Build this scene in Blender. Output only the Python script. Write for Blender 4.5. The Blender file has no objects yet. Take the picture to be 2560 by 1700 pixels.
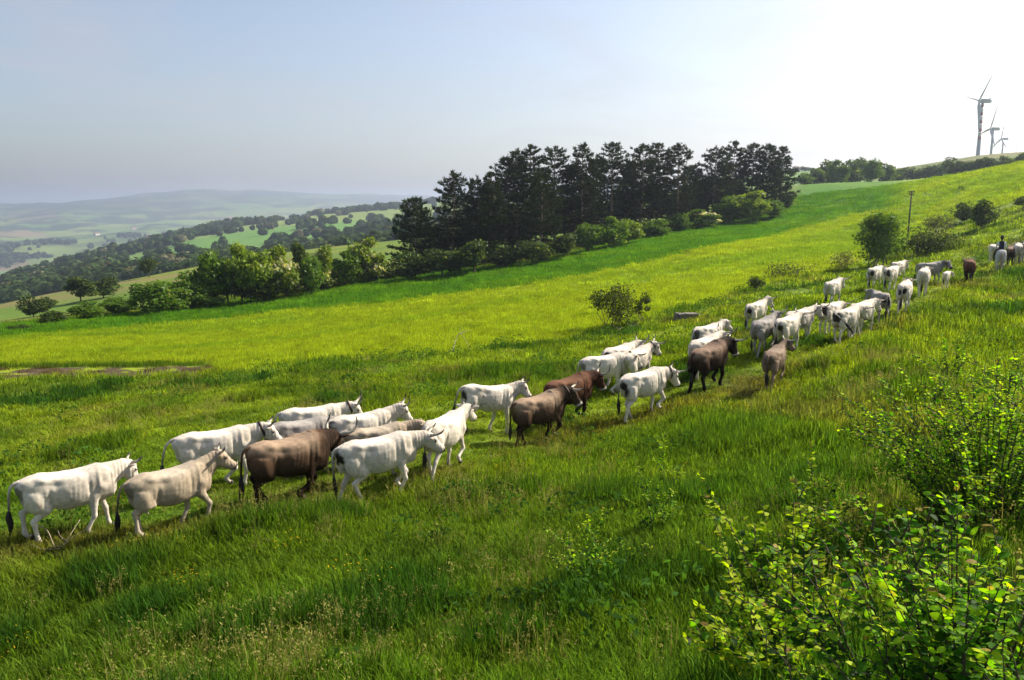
import bpy, bmesh, math, random
import numpy as np
from mathutils import Vector, Matrix, Euler

rng = np.random.default_rng(7)
random.seed(7)
R = math.radians
sc = bpy.context.scene
COL = sc.collection

# ------------------------------------------------------------------ camera
F = 2009.0                      # focal length in photograph pixels
PITCH = R(9.33)
cam_d = bpy.data.cameras.new('camera')
cam_d.sensor_width = 36.0
cam_d.lens = F / 2560 * 36.0
cam_d.clip_start = 0.05
cam_d.clip_end = 80000
cam = bpy.data.objects.new('camera', cam_d)
COL.objects.link(cam)
cam.location = (0, 0, 0)
cam.rotation_euler = (math.pi / 2 - PITCH, 0, 0)
sc.camera = cam

# ------------------------------------------------------------------ light
SUN_AZ = R(30)                  # from +X towards +Y
SUN_EL = R(37)
sun_vec = Vector((math.cos(SUN_EL) * math.cos(SUN_AZ), math.cos(SUN_EL) * math.sin(SUN_AZ), math.sin(SUN_EL)))
world = bpy.data.worlds.new('World')
sc.world = world
world.use_nodes = True
wn = world.node_tree
wn.nodes.clear()
w_out = wn.nodes.new('ShaderNodeOutputWorld')
w_bg = wn.nodes.new('ShaderNodeBackground')
w_sky = wn.nodes.new('ShaderNodeTexSky')
w_sky.sky_type = 'NISHITA'
w_sky.sun_disc = False
w_sky.sun_elevation = SUN_EL
w_sky.sun_rotation = math.pi / 2 - SUN_AZ
w_sky.altitude = 600
w_sky.air_density = 1.0
w_sky.dust_density = 4.6
w_sky.ozone_density = 1.0
w_bg.inputs['Strength'].default_value = 0.090
# thin uneven veil of high cloud
w_tc = wn.nodes.new('ShaderNodeTexCoord'); w_mp = wn.nodes.new('ShaderNodeMapping'); w_no = wn.nodes.new('ShaderNodeTexNoise')
w_mp.inputs['Scale'].default_value = (1.6, 1.6, 6.0); w_mp.inputs['Rotation'].default_value = (0.25, 0.1, 0.4)
w_no.inputs['Scale'].default_value = 2.2; w_no.inputs['Detail'].default_value = 7; w_no.inputs['Roughness'].default_value = .6; w_no.inputs['Distortion'].default_value = .6
w_rm = wn.nodes.new('ShaderNodeMapRange'); w_rm.inputs['From Min'].default_value = .42; w_rm.inputs['From Max'].default_value = .78; w_rm.inputs['To Min'].default_value = .10; w_rm.inputs['To Max'].default_value = .55
w_mx = wn.nodes.new('ShaderNodeMix'); w_mx.data_type = 'RGBA'; w_mx.inputs['B'].default_value = (3.5, 3.3, 3.5, 1)
wn.links.new(w_tc.outputs['Generated'], w_mp.inputs['Vector']); wn.links.new(w_mp.outputs[0], w_no.inputs['Vector']); wn.links.new(w_no.outputs['Fac'], w_rm.inputs['Value'])
wn.links.new(w_rm.outputs[0], w_mx.inputs['Factor']); wn.links.new(w_sky.outputs[0], w_mx.inputs['A'])
wn.links.new(w_mx.outputs['Result'], w_bg.inputs['Color'])
wn.links.new(w_bg.outputs[0], w_out.inputs['Surface'])

sun_d = bpy.data.lights.new('sun', 'SUN')
sun_d.energy = 5.0
sun_d.angle = R(0.53)
sun_d.color = (1.0, 0.90, 0.74)
sun = bpy.data.objects.new('sun', sun_d)
COL.objects.link(sun)
sun.rotation_euler = sun_vec.to_track_quat('Z', 'Y').to_euler()

vs = sc.view_settings
vs.view_transform = 'Standard'
vs.look = 'None'
vs.exposure = 1.0
vs.gamma = 1.0
vs.use_curve_mapping = False
sc.cycles.use_denoising = True
sc.cycles.max_bounces = 5
sc.cycles.use_adaptive_sampling = True
sc.cycles.adaptive_threshold = 0.025
sc.cycles.diffuse_bounces = 3
sc.cycles.transparent_max_bounces = 8
sc.cycles.volume_bounces = 0

# ------------------------------------------------------------------ helpers
def tag(o, label=None, cat=None, group=None, kind=None):
    if label: o['label'] = label
    if cat: o['category'] = cat
    if group: o['group'] = group
    if kind: o['kind'] = kind
    return o

def mesh_from(name, V, Fc, mat=None, smooth=True, cols=None):
    me = bpy.data.meshes.new(name)
    if isinstance(Fc, np.ndarray):
        V = np.asarray(V, dtype=np.float32)
        n, k = Fc.shape
        me.vertices.add(len(V)); me.vertices.foreach_set('co', V.ravel())
        me.loops.add(n * k); me.loops.foreach_set('vertex_index', Fc.astype(np.int32).ravel())
        me.polygons.add(n)
        me.polygons.foreach_set('loop_start', np.arange(0, n * k, k, dtype=np.int32))
        me.update(calc_edges=True)
        me.validate()
    else:
        me.from_pydata([tuple(map(float, v)) for v in V], [], Fc)
        me.update()
    if smooth:
        me.polygons.foreach_set('use_smooth', np.ones(len(me.polygons), dtype=bool))
    if mat: me.materials.append(mat)
    if cols is not None:
        set_cols(me, cols)
    return me

def set_cols(me, cols, name='tint'):
    a = me.attributes.new(name, 'FLOAT_COLOR', 'POINT')
    c = np.ones((len(me.vertices), 4), dtype=np.float32)
    c[:, :3] = cols
    a.data.foreach_set('color', c.ravel())

def obj(name, me, parent=None, loc=None):
    o = bpy.data.objects.new(name, me)
    COL.objects.link(o)
    if parent is not None: o.parent = parent
    if loc is not None: o.location = loc
    return o

def empty(name, loc=(0, 0, 0), rot=(0, 0, 0), s=1.0):
    o = bpy.data.objects.new(name, None)
    COL.objects.link(o)
    o.location = loc; o.rotation_euler = rot; o.scale = (s, s, s)
    o.empty_display_size = 0.2
    return o

class MB:
    """collects shapes for one mesh"""
    def __init__(self):
        self.V = []; self.F = []; self.C = []; self.n = 0
    def add(self, V, Fc, col=(1, 1, 1)):
        V = np.asarray(V, dtype=float)
        self.V.append(V)
        c = np.asarray(col, dtype=float)
        if c.ndim == 1: c = np.tile(c, (len(V), 1))
        self.C.append(c)
        n = self.n
        self.F.extend([tuple(int(i) + n for i in f) for f in Fc])
        self.n += len(V)
    def tube(self, P, rad, seg=8, rad2=None, up=None, col=(1, 1, 1), power=2.0, caps=True):
        V, Fc = tube(P, rad, seg, rad2, up, power, caps)
        if np.ndim(col) == 2:
            c = np.repeat(np.asarray(col, float), seg, axis=0)
            if caps: c = np.vstack([c, c[:1], c[-1:]])
            self.add(V, Fc, c)
        else:
            self.add(V, Fc, col)
    def box(self, c, s, rot=None, col=(1, 1, 1)):
        v = np.array([[x, y, z] for x in (-.5, .5) for y in (-.5, .5) for z in (-.5, .5)]) * np.array(s)
        if rot is not None: v = v @ np.array(rot.to_3x3()).T
        self.add(v + np.array(c), [(0, 1, 3, 2), (4, 6, 7, 5), (0, 4, 5, 1), (2, 3, 7, 6), (0, 2, 6, 4), (1, 5, 7, 3)], col)
    def build(self, name, mat, parent=None, smooth=True, cols=True):
        me = mesh_from(name, np.vstack(self.V), self.F, mat, smooth, np.vstack(self.C) if cols else None)
        return obj(name, me, parent)
    def mesh(self, name, mat, smooth=True):
        return mesh_from(name, np.vstack(self.V), self.F, mat, smooth, np.vstack(self.C))

def tube(P, rad, seg=8, rad2=None, up=None, power=2.0, caps=True):
    """loft of (super)ellipses along P; rad: lateral radius, rad2: radius along 'up'"""
    P = np.asarray(P, float); n = len(P)
    rad = np.broadcast_to(np.asarray(rad, float), (n,))
    rad2 = rad if rad2 is None else np.broadcast_to(np.asarray(rad2, float), (n,))
    T = np.gradient(P, axis=0)
    T /= np.linalg.norm(T, axis=1, keepdims=True) + 1e-12
    if up is None:
        m = np.abs(T.mean(0)); up = np.eye(3)[int(np.argmin(m))]
    up = np.broadcast_to(np.asarray(up, float), (n, 3))
    A = np.cross(up, T); A /= np.linalg.norm(A, axis=1, keepdims=True) + 1e-12
    B = np.cross(T, A)
    th = np.linspace(0, 2 * math.pi, seg, endpoint=False)
    c, s = np.cos(th), np.sin(th)
    c = np.sign(c) * np.abs(c) ** (2 / power); s = np.sign(s) * np.abs(s) ** (2 / power)
    V = P[:, None, :] + A[:, None, :] * (c[None, :, None] * rad[:, None, None]) + B[:, None, :] * (s[None, :, None] * rad2[:, None, None])
    V = V.reshape(-1, 3)
    Fc = []
    for i in range(n - 1):
        for j in range(seg):
            k = (j + 1) % seg
            Fc.append((i * seg + j, i * seg + k, (i + 1) * seg + k, (i + 1) * seg + j))
    if caps:
        V = np.vstack([V, P[:1], P[-1:]])
        a, b = n * seg, n * seg + 1
        for j in range(seg):
            k = (j + 1) % seg
            Fc.append((k, j, a)); Fc.append(((n - 1) * seg + j, (n - 1) * seg + k, b))
    return V, Fc

def resample(P, k):
    """smooth curve through the points (Catmull-Rom), k steps per span; rows may carry extra columns"""
    P = np.asarray(P, float)
    Q = np.vstack([2 * P[0] - P[1], P, 2 * P[-1] - P[-2]])
    o = []
    for i in range(1, len(Q) - 2):
        for t in np.linspace(0, 1, k, endpoint=False):
            a, b, c, d = Q[i - 1], Q[i], Q[i + 1], Q[i + 2]
            o.append(.5 * (2 * b + (c - a) * t + (2 * a - 5 * b + 4 * c - d) * t * t + (3 * b - a - 3 * c + d) * t ** 3))
    o.append(P[-1])
    return np.array(o)

def sstep(a, b, x):
    t = np.clip((np.asarray(x, float) - a) / (b - a), 0, 1)
    return t * t * (3 - 2 * t)

def hash2(ix, iy, seed):
    h = (ix.astype(np.int64) * 374761393 + iy.astype(np.int64) * 668265263 + seed * 1442695041) & 0xFFFFFFFF
    h = ((h ^ (h >> 13)) * 1274126177) & 0xFFFFFFFF
    return ((h ^ (h >> 16)) & 0xFFFF) / 65535.0

def vnoise(x, y, seed=0):
    x = np.asarray(x, float); y = np.asarray(y, float)
    ix = np.floor(x); iy = np.floor(y)
    fx = x - ix; fy = y - iy
    fx = fx * fx * (3 - 2 * fx); fy = fy * fy * (3 - 2 * fy)
    a = hash2(ix, iy, seed); b = hash2(ix + 1, iy, seed); c = hash2(ix, iy + 1, seed); d = hash2(ix + 1, iy + 1, seed)
    return (a + (b - a) * fx) * (1 - fy) + (c + (d - c) * fx) * fy

def fbm(x, y, seed=0, o=4):
    s = 0; a = .5; n = 0
    for i in range(o):
        s = s + a * vnoise(x * 2 ** i, y * 2 ** i, seed + i * 17); n += a; a *= .5
    return s / n          # 0..1, mean .5

def mat_new(name):
    m = bpy.data.materials.new(name); m.use_nodes = True
    nt = m.node_tree; nt.nodes.clear()
    return m, nt

def N(nt, typ, **kw):
    n = nt.nodes.new('ShaderNode' + typ)
    for k, v in kw.items():
        if k.startswith('i_'):
            n.inputs[k[2:].replace('_', ' ')].default_value = v
        else:
            setattr(n, k, v)
    return n

def leaf_mat(name, attr='tint', atype='GEOMETRY', trans=0.45, gloss=0.06, rough=0.45, var=0.25, noise_scale=0.0, back=(1.35, 1.25, 0.55), shade=None):
    """thin leaves: diffuse + light passing through + a little shine; colour from an attribute, varied per instance"""
    m, nt = mat_new(name)
    L = nt.links.new
    at = N(nt, 'Attribute', attribute_name=attr, attribute_type=atype)
    oi = N(nt, 'ObjectInfo')
    col = at.outputs['Color']
    if var > 0:
        hsv = N(nt, 'HueSaturation')
        mr = N(nt, 'MapRange'); mr.inputs['To Min'].default_value = 1 - var; mr.inputs['To Max'].default_value = 1 + var
        L(oi.outputs['Random'], mr.inputs['Value']); L(mr.outputs[0], hsv.inputs['Value']); L(col, hsv.inputs['Color'])
        col = hsv.outputs['Color']
    if shade:      # blade-to-blade differences carried by the mesh
        a2 = N(nt, 'Attribute', attribute_name=shade)
        m0 = N(nt, 'Mix', data_type='RGBA', blend_type='MULTIPLY'); m0.inputs['Factor'].default_value = 1
        L(col, m0.inputs['A']); L(a2.outputs['Color'], m0.inputs['B']); col = m0.outputs['Result']
    d = N(nt, 'BsdfDiffuse'); t = N(nt, 'BsdfTranslucent')
    mul = N(nt, 'Mix', data_type='RGBA', blend_type='MULTIPLY'); mul.inputs['Factor'].default_value = 1
    mul.inputs['B'].default_value = (*back, 1)
    L(col, mul.inputs['A']); L(col, d.inputs['Color']); L(mul.outputs['Result'], t.inputs['Color'])
    mx = N(nt, 'MixShader'); mx.inputs[0].default_value = trans
    L(d.outputs[0], mx.inputs[1]); L(t.outputs[0], mx.inputs[2])
    out = N(nt, 'OutputMaterial')
    if gloss > 0:
        g = N(nt, 'BsdfGlossy'); g.inputs['Roughness'].default_value = rough; g.inputs['Color'].default_value = (1, 1, 1, 1)
        m2 = N(nt, 'MixShader'); m2.inputs[0].default_value = gloss
        L(mx.outputs[0], m2.inputs[1]); L(g.outputs[0], m2.inputs[2]); L(m2.outputs[0], out.inputs['Surface'])
    else:
        L(mx.outputs[0], out.inputs['Surface'])
    return m

def tint_mat(name, rough=0.7, spec=0.3, nscale=20.0, namt=0.25, bump=0.0, bscale=60.0, sheen=0.0):
    """solid surface coloured by its 'tint' attribute with fine noise"""
    m, nt = mat_new(name); L = nt.links.new
    at = N(nt, 'Attribute', attribute_name='tint')
    tc = N(nt, 'TexCoord')
    no = N(nt, 'TexNoise'); no.inputs['Scale'].default_value = nscale; no.inputs['Detail'].default_value = 4
    L(tc.outputs['Object'], no.inputs['Vector'])
    mr = N(nt, 'MapRange'); mr.inputs['From Min'].default_value = .3; mr.inputs['From Max'].default_value = .7
    mr.inputs['To Min'].default_value = 1 - namt; mr.inputs['To Max'].default_value = 1 + namt
    L(no.outputs['Fac'], mr.inputs['Value'])
    mul = N(nt, 'Mix', data_type='RGBA', blend_type='MULTIPLY'); mul.inputs['Factor'].default_value = 1
    L(at.outputs['Color'], mul.inputs['A']); L(mr.outputs[0], mul.inputs['B'])
    p = N(nt, 'BsdfPrincipled'); p.inputs['Roughness'].default_value = rough; p.inputs['Specular IOR Level'].default_value = spec
    if sheen: p.inputs['Sheen Weight'].default_value = sheen
    L(mul.outputs['Result'], p.inputs['Base Color'])
    if bump:
        n2 = N(nt, 'TexNoise'); n2.inputs['Scale'].default_value = bscale; n2.inputs['Detail'].default_value = 5
        L(tc.outputs['Object'], n2.inputs['Vector'])
        b = N(nt, 'Bump'); b.inputs['Strength'].default_value = bump; b.inputs['Distance'].default_value = 0.02
        L(n2.outputs['Fac'], b.inputs['Height']); L(b.outputs[0], p.inputs['Normal'])
    out = N(nt, 'OutputMaterial'); L(p.outputs[0], out.inputs['Surface'])
    return m

# ------------------------------------------------------------------ terrain
CT, ST = math.cos(PITCH), math.sin(PITCH)
def ray(px, py):
    u = (px - 1280) / F; v = (850 - py) / F
    return np.array([u, CT + v * ST, -ST + v * CT])

# places read off the photograph: picture position and distance ahead in metres
SPOTS = [
 (160,1350,14.6),(420,1335,14.9),(540,1222,17.2),(700,1264,16.2),(950,1248,16.2),(1120,1190,17.6),
 (1215,1080,21.2),(1330,1110,21.0),(1420,1050,23),(1600,1045,22.8),(1520,988,26),(1765,975,25.5),(1920,985,24.6),
 (1890,893,29.8),(2080,868,29.5),(2215,800,34),(2361,725,41),(2404,708,44),(2493,683,52),(1863,824,37),(2053,764,42),(2170,728,45.5),
 (1550,818,47),(1720,793,46),(1100,880,42),(250,932,40),(0,940,40),(510,925,40.5),(800,905,40),
 (0,842,64),(320,790,88),(600,765,95),(900,715,106),(1350,650,118),(1690,575,145),(1940,522,172),(1990,464,215),
 (1280,750,72),(1600,700,78),(1900,620,98),(500,850,62),(900,800,68),
 (2272,597,104),(2195,660,72),(2420,575,86),(2330,615,78),(2100,457,222),(2350,442,190),(2561,412,150),(2250,452,215),(2300,520,130),(2560,500,96),
 (2560,610,62),(2560,760,37),(2560,1000,19),(2560,1300,8.6),(2560,1700,4.4),(1280,1700,7.0),(0,1700,9.6),(640,1500,11.0),(0,1500,11.9),
 (1280,1400,11.6),(1900,1300,11.4),(1900,1700,5.4),(2000,1100,17.5),(2300,960,19.5),(640,1330,14.2),
 # left side slope and the edge of the near hill
 (85,792,128),(230,757,150),(0,760,185),(120,735,205),(350,696,240),(520,664,270),(800,624,300),(1000,604,300),(1200,575,290),(1500,545,290),
 (60,778,240),(350,716,330),(600,690,380),(900,640,420),
 # wooded spur across the valley
 (0,752,520),(250,700,560),(500,655,600),(700,622,700),(900,590,760),
 (0,716,1150),(200,664,1250),(360,619,1350),(530,580,1450),(700,558,1550),(850,535,1650),(1000,518,1750),(1250,500,1900),(1600,495,1900),
 (620,590,1000),(820,560,1150),(950,545,1250),
 (0,720,2000),(360,640,2100),(700,580,2300),(1000,545,2500),
 # lower hills, plain, mountains
 (0,640,2500),(150,625,2700),(60,604,3100),(350,580,3300),(420,582,3300),(200,590,3300),(0,610,3000),(600,570,3600),
 (300,585,3700),(0,580,3800),(0,556,4400),(400,556,4400),(700,540,4400),(0,534,5400),(500,530,5400),(1000,526,5400),
 (0,516,6800),(150,512,6800),(300,497,6800),(400,484,6800),(508,475,6800),(590,484,6800),(655,479,6800),(760,488,6800),(900,494,6800),(1000,498,6800),(1300,500,6800),(1800,505,6800),(2500,505,6800),
 (500,520,9800),(1500,520,9800),(2500,520,9800),(0,522,9800),
 # ridge on the right beyond the field
 (2000,470,270),(2100,466,300),(2250,460,300),(2450,440,280),(2560,425,240),(2000,426,680),(2150,436,620),(2250,420,470),(2350,404,440),(2450,387,420),(2560,380,420),
 (2450,418,570),(2500,420,760),(2300,440,700),(2100,470,1000),(2500,450,1200),(1800,500,400),(1800,490,1000),
]
ctrl = []
for px, py, Y in SPOTS:
    d = ray(px, py); d = d / d[1] * Y
    r = math.hypot(d[0], d[1])
    ctrl.append((math.atan2(d[0], d[1]), math.log(r), d[2] / r))
for az in (-1.0, -.5, 0, .5, 1.0):
    ctrl.append((az, math.log(1.2), -1.72 / 1.2))
    ctrl.append((az, math.log(3.0), (-2.35 if az > .3 else -2.7) / 3.0))
for az, r, z in [(-1.1,6,-4.4),(-1.1,15,-7.2),(-1.1,40,-11),(-1.1,150,-26),(-1.1,600,-90),(-1.1,3000,-120),(-1.1,13000,-100),
                 (1.1,6,-2.6),(1.1,15,-2.6),(1.1,40,0),(1.1,150,12),(1.1,600,40),(1.1,3000,40),(1.1,13000,-100)]:
    ctrl.append((az, math.log(r), z / r))
ctrl = np.array(ctrl)
AZS, LRS = 2.2, 1.0
CX = np.column_stack([ctrl[:, 0] * AZS, ctrl[:, 1] * LRS]); CZ = ctrl[:, 2]
def _phi(d2):
    return np.where(d2 > 1e-12, 0.5 * d2 * np.log(np.maximum(d2, 1e-12)), 0.0)
n = len(CX)
K = _phi(((CX[:, None, :] - CX[None, :, :]) ** 2).sum(-1)) + np.eye(n) * 0.004
Pm = np.column_stack([np.ones(n), CX])
M = np.zeros((n + 3, n + 3)); M[:n, :n] = K; M[:n, n:] = Pm; M[n:, :n] = Pm.T
SOL = np.linalg.solve(M, np.concatenate([CZ, np.zeros(3)]))
RW, RP = SOL[:n], SOL[n:]
TB_L = np.log([.5, 1.2, 3, 10, 50, 300, 2000, 20000]); TB_T = np.array([-3.4, -1.43, -.62, -.21, -.03, .01, .0, -.01])

def H(x, y, detail=True):
    x = np.atleast_1d(np.asarray(x, float)); y = np.atleast_1d(np.asarray(y, float))
    r = np.hypot(x, y); rr = np.maximum(r, 1.2); lr = np.log(rr); az = np.arctan2(x, y)
    azc = np.clip(az, -1.25, 1.25)
    t = np.empty(len(x))
    for s in range(0, len(x), 20000):
        q = np.column_stack([azc[s:s + 20000] * AZS, lr[s:s + 20000] * LRS])
        d2 = (q[:, None, 0] - CX[None, :, 0]) ** 2 + (q[:, None, 1] - CX[None, :, 1]) ** 2
        t[s:s + 20000] = _phi(d2) @ RW + RP[0] + q @ RP[1:]
    w = sstep(0.95, 2.4, np.abs(az))
    t = t * (1 - w) + np.interp(lr, TB_L, TB_T) * w
    z = t * rr
    if detail:
        z = z + (fbm(x / 2.3, y / 2.3, 3, 3) - .5) * .22 * sstep(2, 8, r) * (1 - sstep(38, 60, r))
        z = z + (fbm(x / 9, y / 9, 5, 3) - .5) * .5 * sstep(6, 20, r) * (1 - .6 * sstep(30, 60, r))
        z = z + (fbm(x / 260, y / 260, 9, 4) - .5) * (26 + 26 * sstep(1900, 2600, r)) * sstep(500, 1500, r)
        z = z + (fbm(x / 1100, y / 1100, 19, 5) - .5) * 110 * sstep(2500, 6000, r)
    return z

def Hs(x, y):
    return float(H([x], [y])[0])

_TR = np.exp(np.linspace(math.log(2.0), math.log(12000), 1400))
def place(px, py, after=0.0):
    """the point of the ground seen at this picture position"""
    d = ray(px, py); d = d / math.hypot(d[0], d[1])
    rs = _TR[_TR > after]
    h = H(d[0] * rs, d[1] * rs) - d[2] * rs
    i = np.argmax(h > 0)
    if h[i] <= 0: return Vector((d[0] * 300, d[1] * 300, Hs(d[0] * 300, d[1] * 300)))
    i = max(i, 1)
    r = rs[i - 1] + (rs[i] - rs[i - 1]) * (-h[i - 1]) / (h[i] - h[i - 1] + 1e-9)
    return Vector((d[0] * r, d[1] * r, Hs(d[0] * r, d[1] * r)))

def at_range(px, Y):
    """ground point on the picture column px, Y metres ahead"""
    x = (px - 1280) / F * Y * 1.0
    # the column leans a little with height; two rounds settle it
    for _ in range(3):
        z = Hs(x, Y)
        dep = Y * CT - z * ST
        x = (px - 1280) / F * dep
    return Vector((x, Y, Hs(x, Y)))

def size_at(p, pixels):
    """metres that so many photograph pixels span at p"""
    return pixels / F * (p.y * CT - p.z * ST)

def project(p):
    dep = p[1] * CT - p[2] * ST
    return 1280 + F * p[0] / dep, 850 - F * (p[1] * ST + p[2] * CT) / dep

# ------------------------------------------------------------------ land use
def curve_lr(pts, after=0.0):
    q = []
    for px, py in pts:
        p = place(px, py, after)
        q.append((math.atan2(p.x, p.y), math.log(math.hypot(p.x, p.y))))
    q.sort()
    a = np.array(q)
    return a[:, 0], a[:, 1]
B1 = curve_lr([(0,948),(250,944),(510,936),(700,915),(950,893),(1100,884),(1400,852),(1560,812),(1750,762),(1900,716),(2030,690),(2150,655),(2317,577),(2440,535),(2559,497)])
B1S = curve_lr([(0,922),(250,918),(520,914)])
B2 = curve_lr([(0,846),(254,825),(500,803),(720,778),(1000,752),(1273,717),(1539,674),(1666,646),(1863,604),(2060,554),(2180,528)])
B3 = curve_lr([(0,822),(180,802),(330,787),(600,757),(740,742),(900,708),(1100,682),(1350,652),(1560,602),(1800,548),(1960,519)])
PATH = curve_lr([(0,1385),(200,1365),(420,1340),(700,1272),(1130,1180),(1350,1112),(1600,1050),(1780,1000),(1930,960),(2080,880),(2270,782),(2420,706),(2559,655)])
def bl(B, az):
    return np.interp(az, B[0], B[1])

C_FIELD = np.array([.222, .288, .016])
C_FIELD2 = np.array([.155, .245, .016])
C_STRIP = np.array([.062, .165, .014])
C_PAST_Y = np.array([.190, .260, .017])
C_PAST_G = np.array([.088, .165, .014])
C_PAST_D = np.array([.034, .088, .012])
C_DRY = np.array([.20, .17, .055])
C_SOIL = np.array([.080, .060, .034])
C_WOOD = np.array([.034, .068, .020])

def lerp(a, b, t):
    t = np.clip(t, 0, 1)[:, None]
    return a * (1 - t) + b * t

def wood_mask(x, y):
    """where the far slopes carry trees (1) and where fields (0)"""
    r = np.hypot(x, y)
    f = fbm(x / 230 + 3.1, y / 180, 41, 4) + .22 * (fbm(x / 900, y / 900, 43, 2) - .5)
    az_ = np.arctan2(x, y)
    f = f - .035 * sstep(-.36, -.28, az_)
    m = sstep(.57, .61, f)
    m = m * sstep(380, 460, r) * (1 - sstep(3400, 4000, r))
    # the big pale meadow on the opposite slope stays open
    d = np.hypot((x + 255) / 150, (y - 930) / 330)
    m = m * sstep(.8, 1.15, d)
    # and a dense wood along the foot of the spur, left of it
    az = np.arctan2(x, y)
    m = np.maximum(m, sstep(.505, .535, f + .05 * (1 - sstep(-.36, -.24, az))) * (1 - sstep(-.40, -.28, az)) * sstep(520, 600, r) * (1 - sstep(1500, 1700, r)) * sstep(.9, 1.2, d))
    return m

def land_colour(x, y):
    x = np.asarray(x, float); y = np.asarray(y, float)
    r = np.hypot(x, y); lr = np.log(np.maximum(r, 1.2)); az = np.arctan2(x, y)
    n1 = fbm(x / 1.6, y / 1.6, 51, 3); n2 = fbm(x / 6.5, y / 5, 53, 3); n3 = fbm(x / 24, y / 24, 57, 3)
    # pasture: patches of fresh, yellow and dark grass, drier along the trodden line
    far = sstep(11, 22, r)
    c = lerp(C_PAST_G, C_PAST_Y, np.clip((n2 - .42) * 3.0 + (far - .45) * 1.1 + (n3 - .5) * 1.2 + .25, 0, 1))
    c = lerp(c, C_PAST_D, sstep(.52, .68, n1) * .85 * (1 - .4 * far) + sstep(.56, .70, n2) * .6)
    pd = np.abs(lr - bl(PATH, az)) * np.maximum(r, 8) / 16
    c = lerp(c, C_DRY * np.array([.8, .9, .6]), np.exp(-(pd / .07) ** 2) * .75 * sstep(.3, .6, n1))
    c = lerp(c, C_DRY, sstep(.62, .78, fbm(x / 2.6, y / 3.2, 61, 3)) * .45)
    # crop field with drill rows
    rows = vnoise((x * .62 - y * .78) / 1.25, (x * .78 + y * .62) / 14, 71)
    rows2 = vnoise((x * .62 - y * .78) / 5.5, (x * .78 + y * .62) / 60, 73)
    f = lerp(C_FIELD, C_FIELD2, np.clip((n3 - .47) * 2.3 + (rows - .5) * 1.5 + (rows2 - .45) * 1.5, 0, 1))
    f = lerp(f, C_FIELD2 * .75, sstep(.62, .75, n2) * .35)
    kf = sstep(-.012, .012, lr - bl(B1, az) + (n2 - .5) * .05)
    c = lerp(c, f, kf)
    # strip of fresh green along the trees
    s = lerp(C_STRIP, C_STRIP * np.array([1.5, 1.2, .9]), sstep(.35, .7, n2))
    s = lerp(s, C_STRIP * .7, sstep(.55, .75, n1) * .6)
    ks = sstep(-.01, .01, lr - bl(B2, az) + (n2 - .5) * .05) * (1 - sstep(.42, .47, az))
    c = lerp(c, s, ks)
    # beyond the tree line
    b = lerp(np.array([.15, .19, .03]), np.array([.10, .17, .025]), sstep(.4, .6, n3))
    b = lerp(b, np.array([.20, .15, .075]), sstep(170, 200, r) * sstep(.45, .6, fbm(x / 60, y / 14, 77, 3)) * (1 - sstep(250, 280, r)) * .6)
    kb = sstep(-.004, .012, lr - bl(B3, az)) * (1 - sstep(.33, .345, az))
    c = lerp(c, b, kb)
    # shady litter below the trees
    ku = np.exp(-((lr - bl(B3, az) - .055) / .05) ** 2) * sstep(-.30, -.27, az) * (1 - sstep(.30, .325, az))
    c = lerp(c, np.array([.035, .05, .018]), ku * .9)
    # bare soil beside the crop
    k1 = sstep(-.004, .008, lr - bl(B1, az) + (n1 - .5) * .02) * sstep(-.004, .006, bl(B1S, az) - lr) * (1 - sstep(-.365, -.353, az))
    c = lerp(c, C_SOIL * (.7 + .6 * n1[:, None]), k1 * sstep(.42, .52, fbm(x / .9, y / .9, 171, 3) + .10))
    # rank dark edge of the crop above the bare soil
    ke = sstep(-.002, .004, lr - bl(B1S, az)) * (1 - sstep(.02, .035, lr - bl(B1S, az))) * (1 - sstep(-.365, -.353, az))
    c = lerp(c, C_PAST_D * .8, ke * .85)
    # far country: fields in blocks, woods
    cx = x + 60 * (fbm(x / 300, y / 300, 81, 2) - .5) * 2; cy = y + 60 * (fbm(x / 300, y / 300, 83, 2) - .5) * 2
    sz = np.where(r < 2200, 210., 260.)
    hx = np.floor((cx * .8 + cy * .6) / sz); hy = np.floor((cy * .8 - cx * .6) / (sz * 1.5))
    k = hash2(hx, hy, 91); k2 = hash2(hx, hy, 97)
    fc = lerp(np.array([.110, .205, .050]), np.array([.19, .23, .060]), k)
    fc = lerp(fc, np.array([.22, .18, .10]), (k2 > .84).astype(float))
    kfar = sstep(300, 420, r)
    c = lerp(c, fc, kfar)
    c = lerp(c, np.array([.105, .215, .045]), (np.hypot((x + 255) / 150, (y - 930) / 330) < 1.0).astype(float) * kfar)
    c = lerp(c, C_WOOD, wood_mask(x, y) * kfar)
    c = lerp(c, np.array([.030, .055, .030]), sstep(.47, .53, fbm(x / 230, y / 150, 87, 4)) * sstep(2600, 3600, r) * .9)
    c = lerp(c, np.array([.028, .045, .032]), sstep(5400, 6400, r) * (.55 + .4 * sstep(.45, .55, fbm(x / 500, y / 500, 89, 3))))
    # right-hand ridge stays meadow
    kr = kfar * sstep(.38, .45, az) * (1 - sstep(900, 1200, r))
    c = lerp(c, lerp(np.array([.11, .15, .04]), np.array([.16, .16, .06]), sstep(.4, .6, n3)), kr)
    return c

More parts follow.
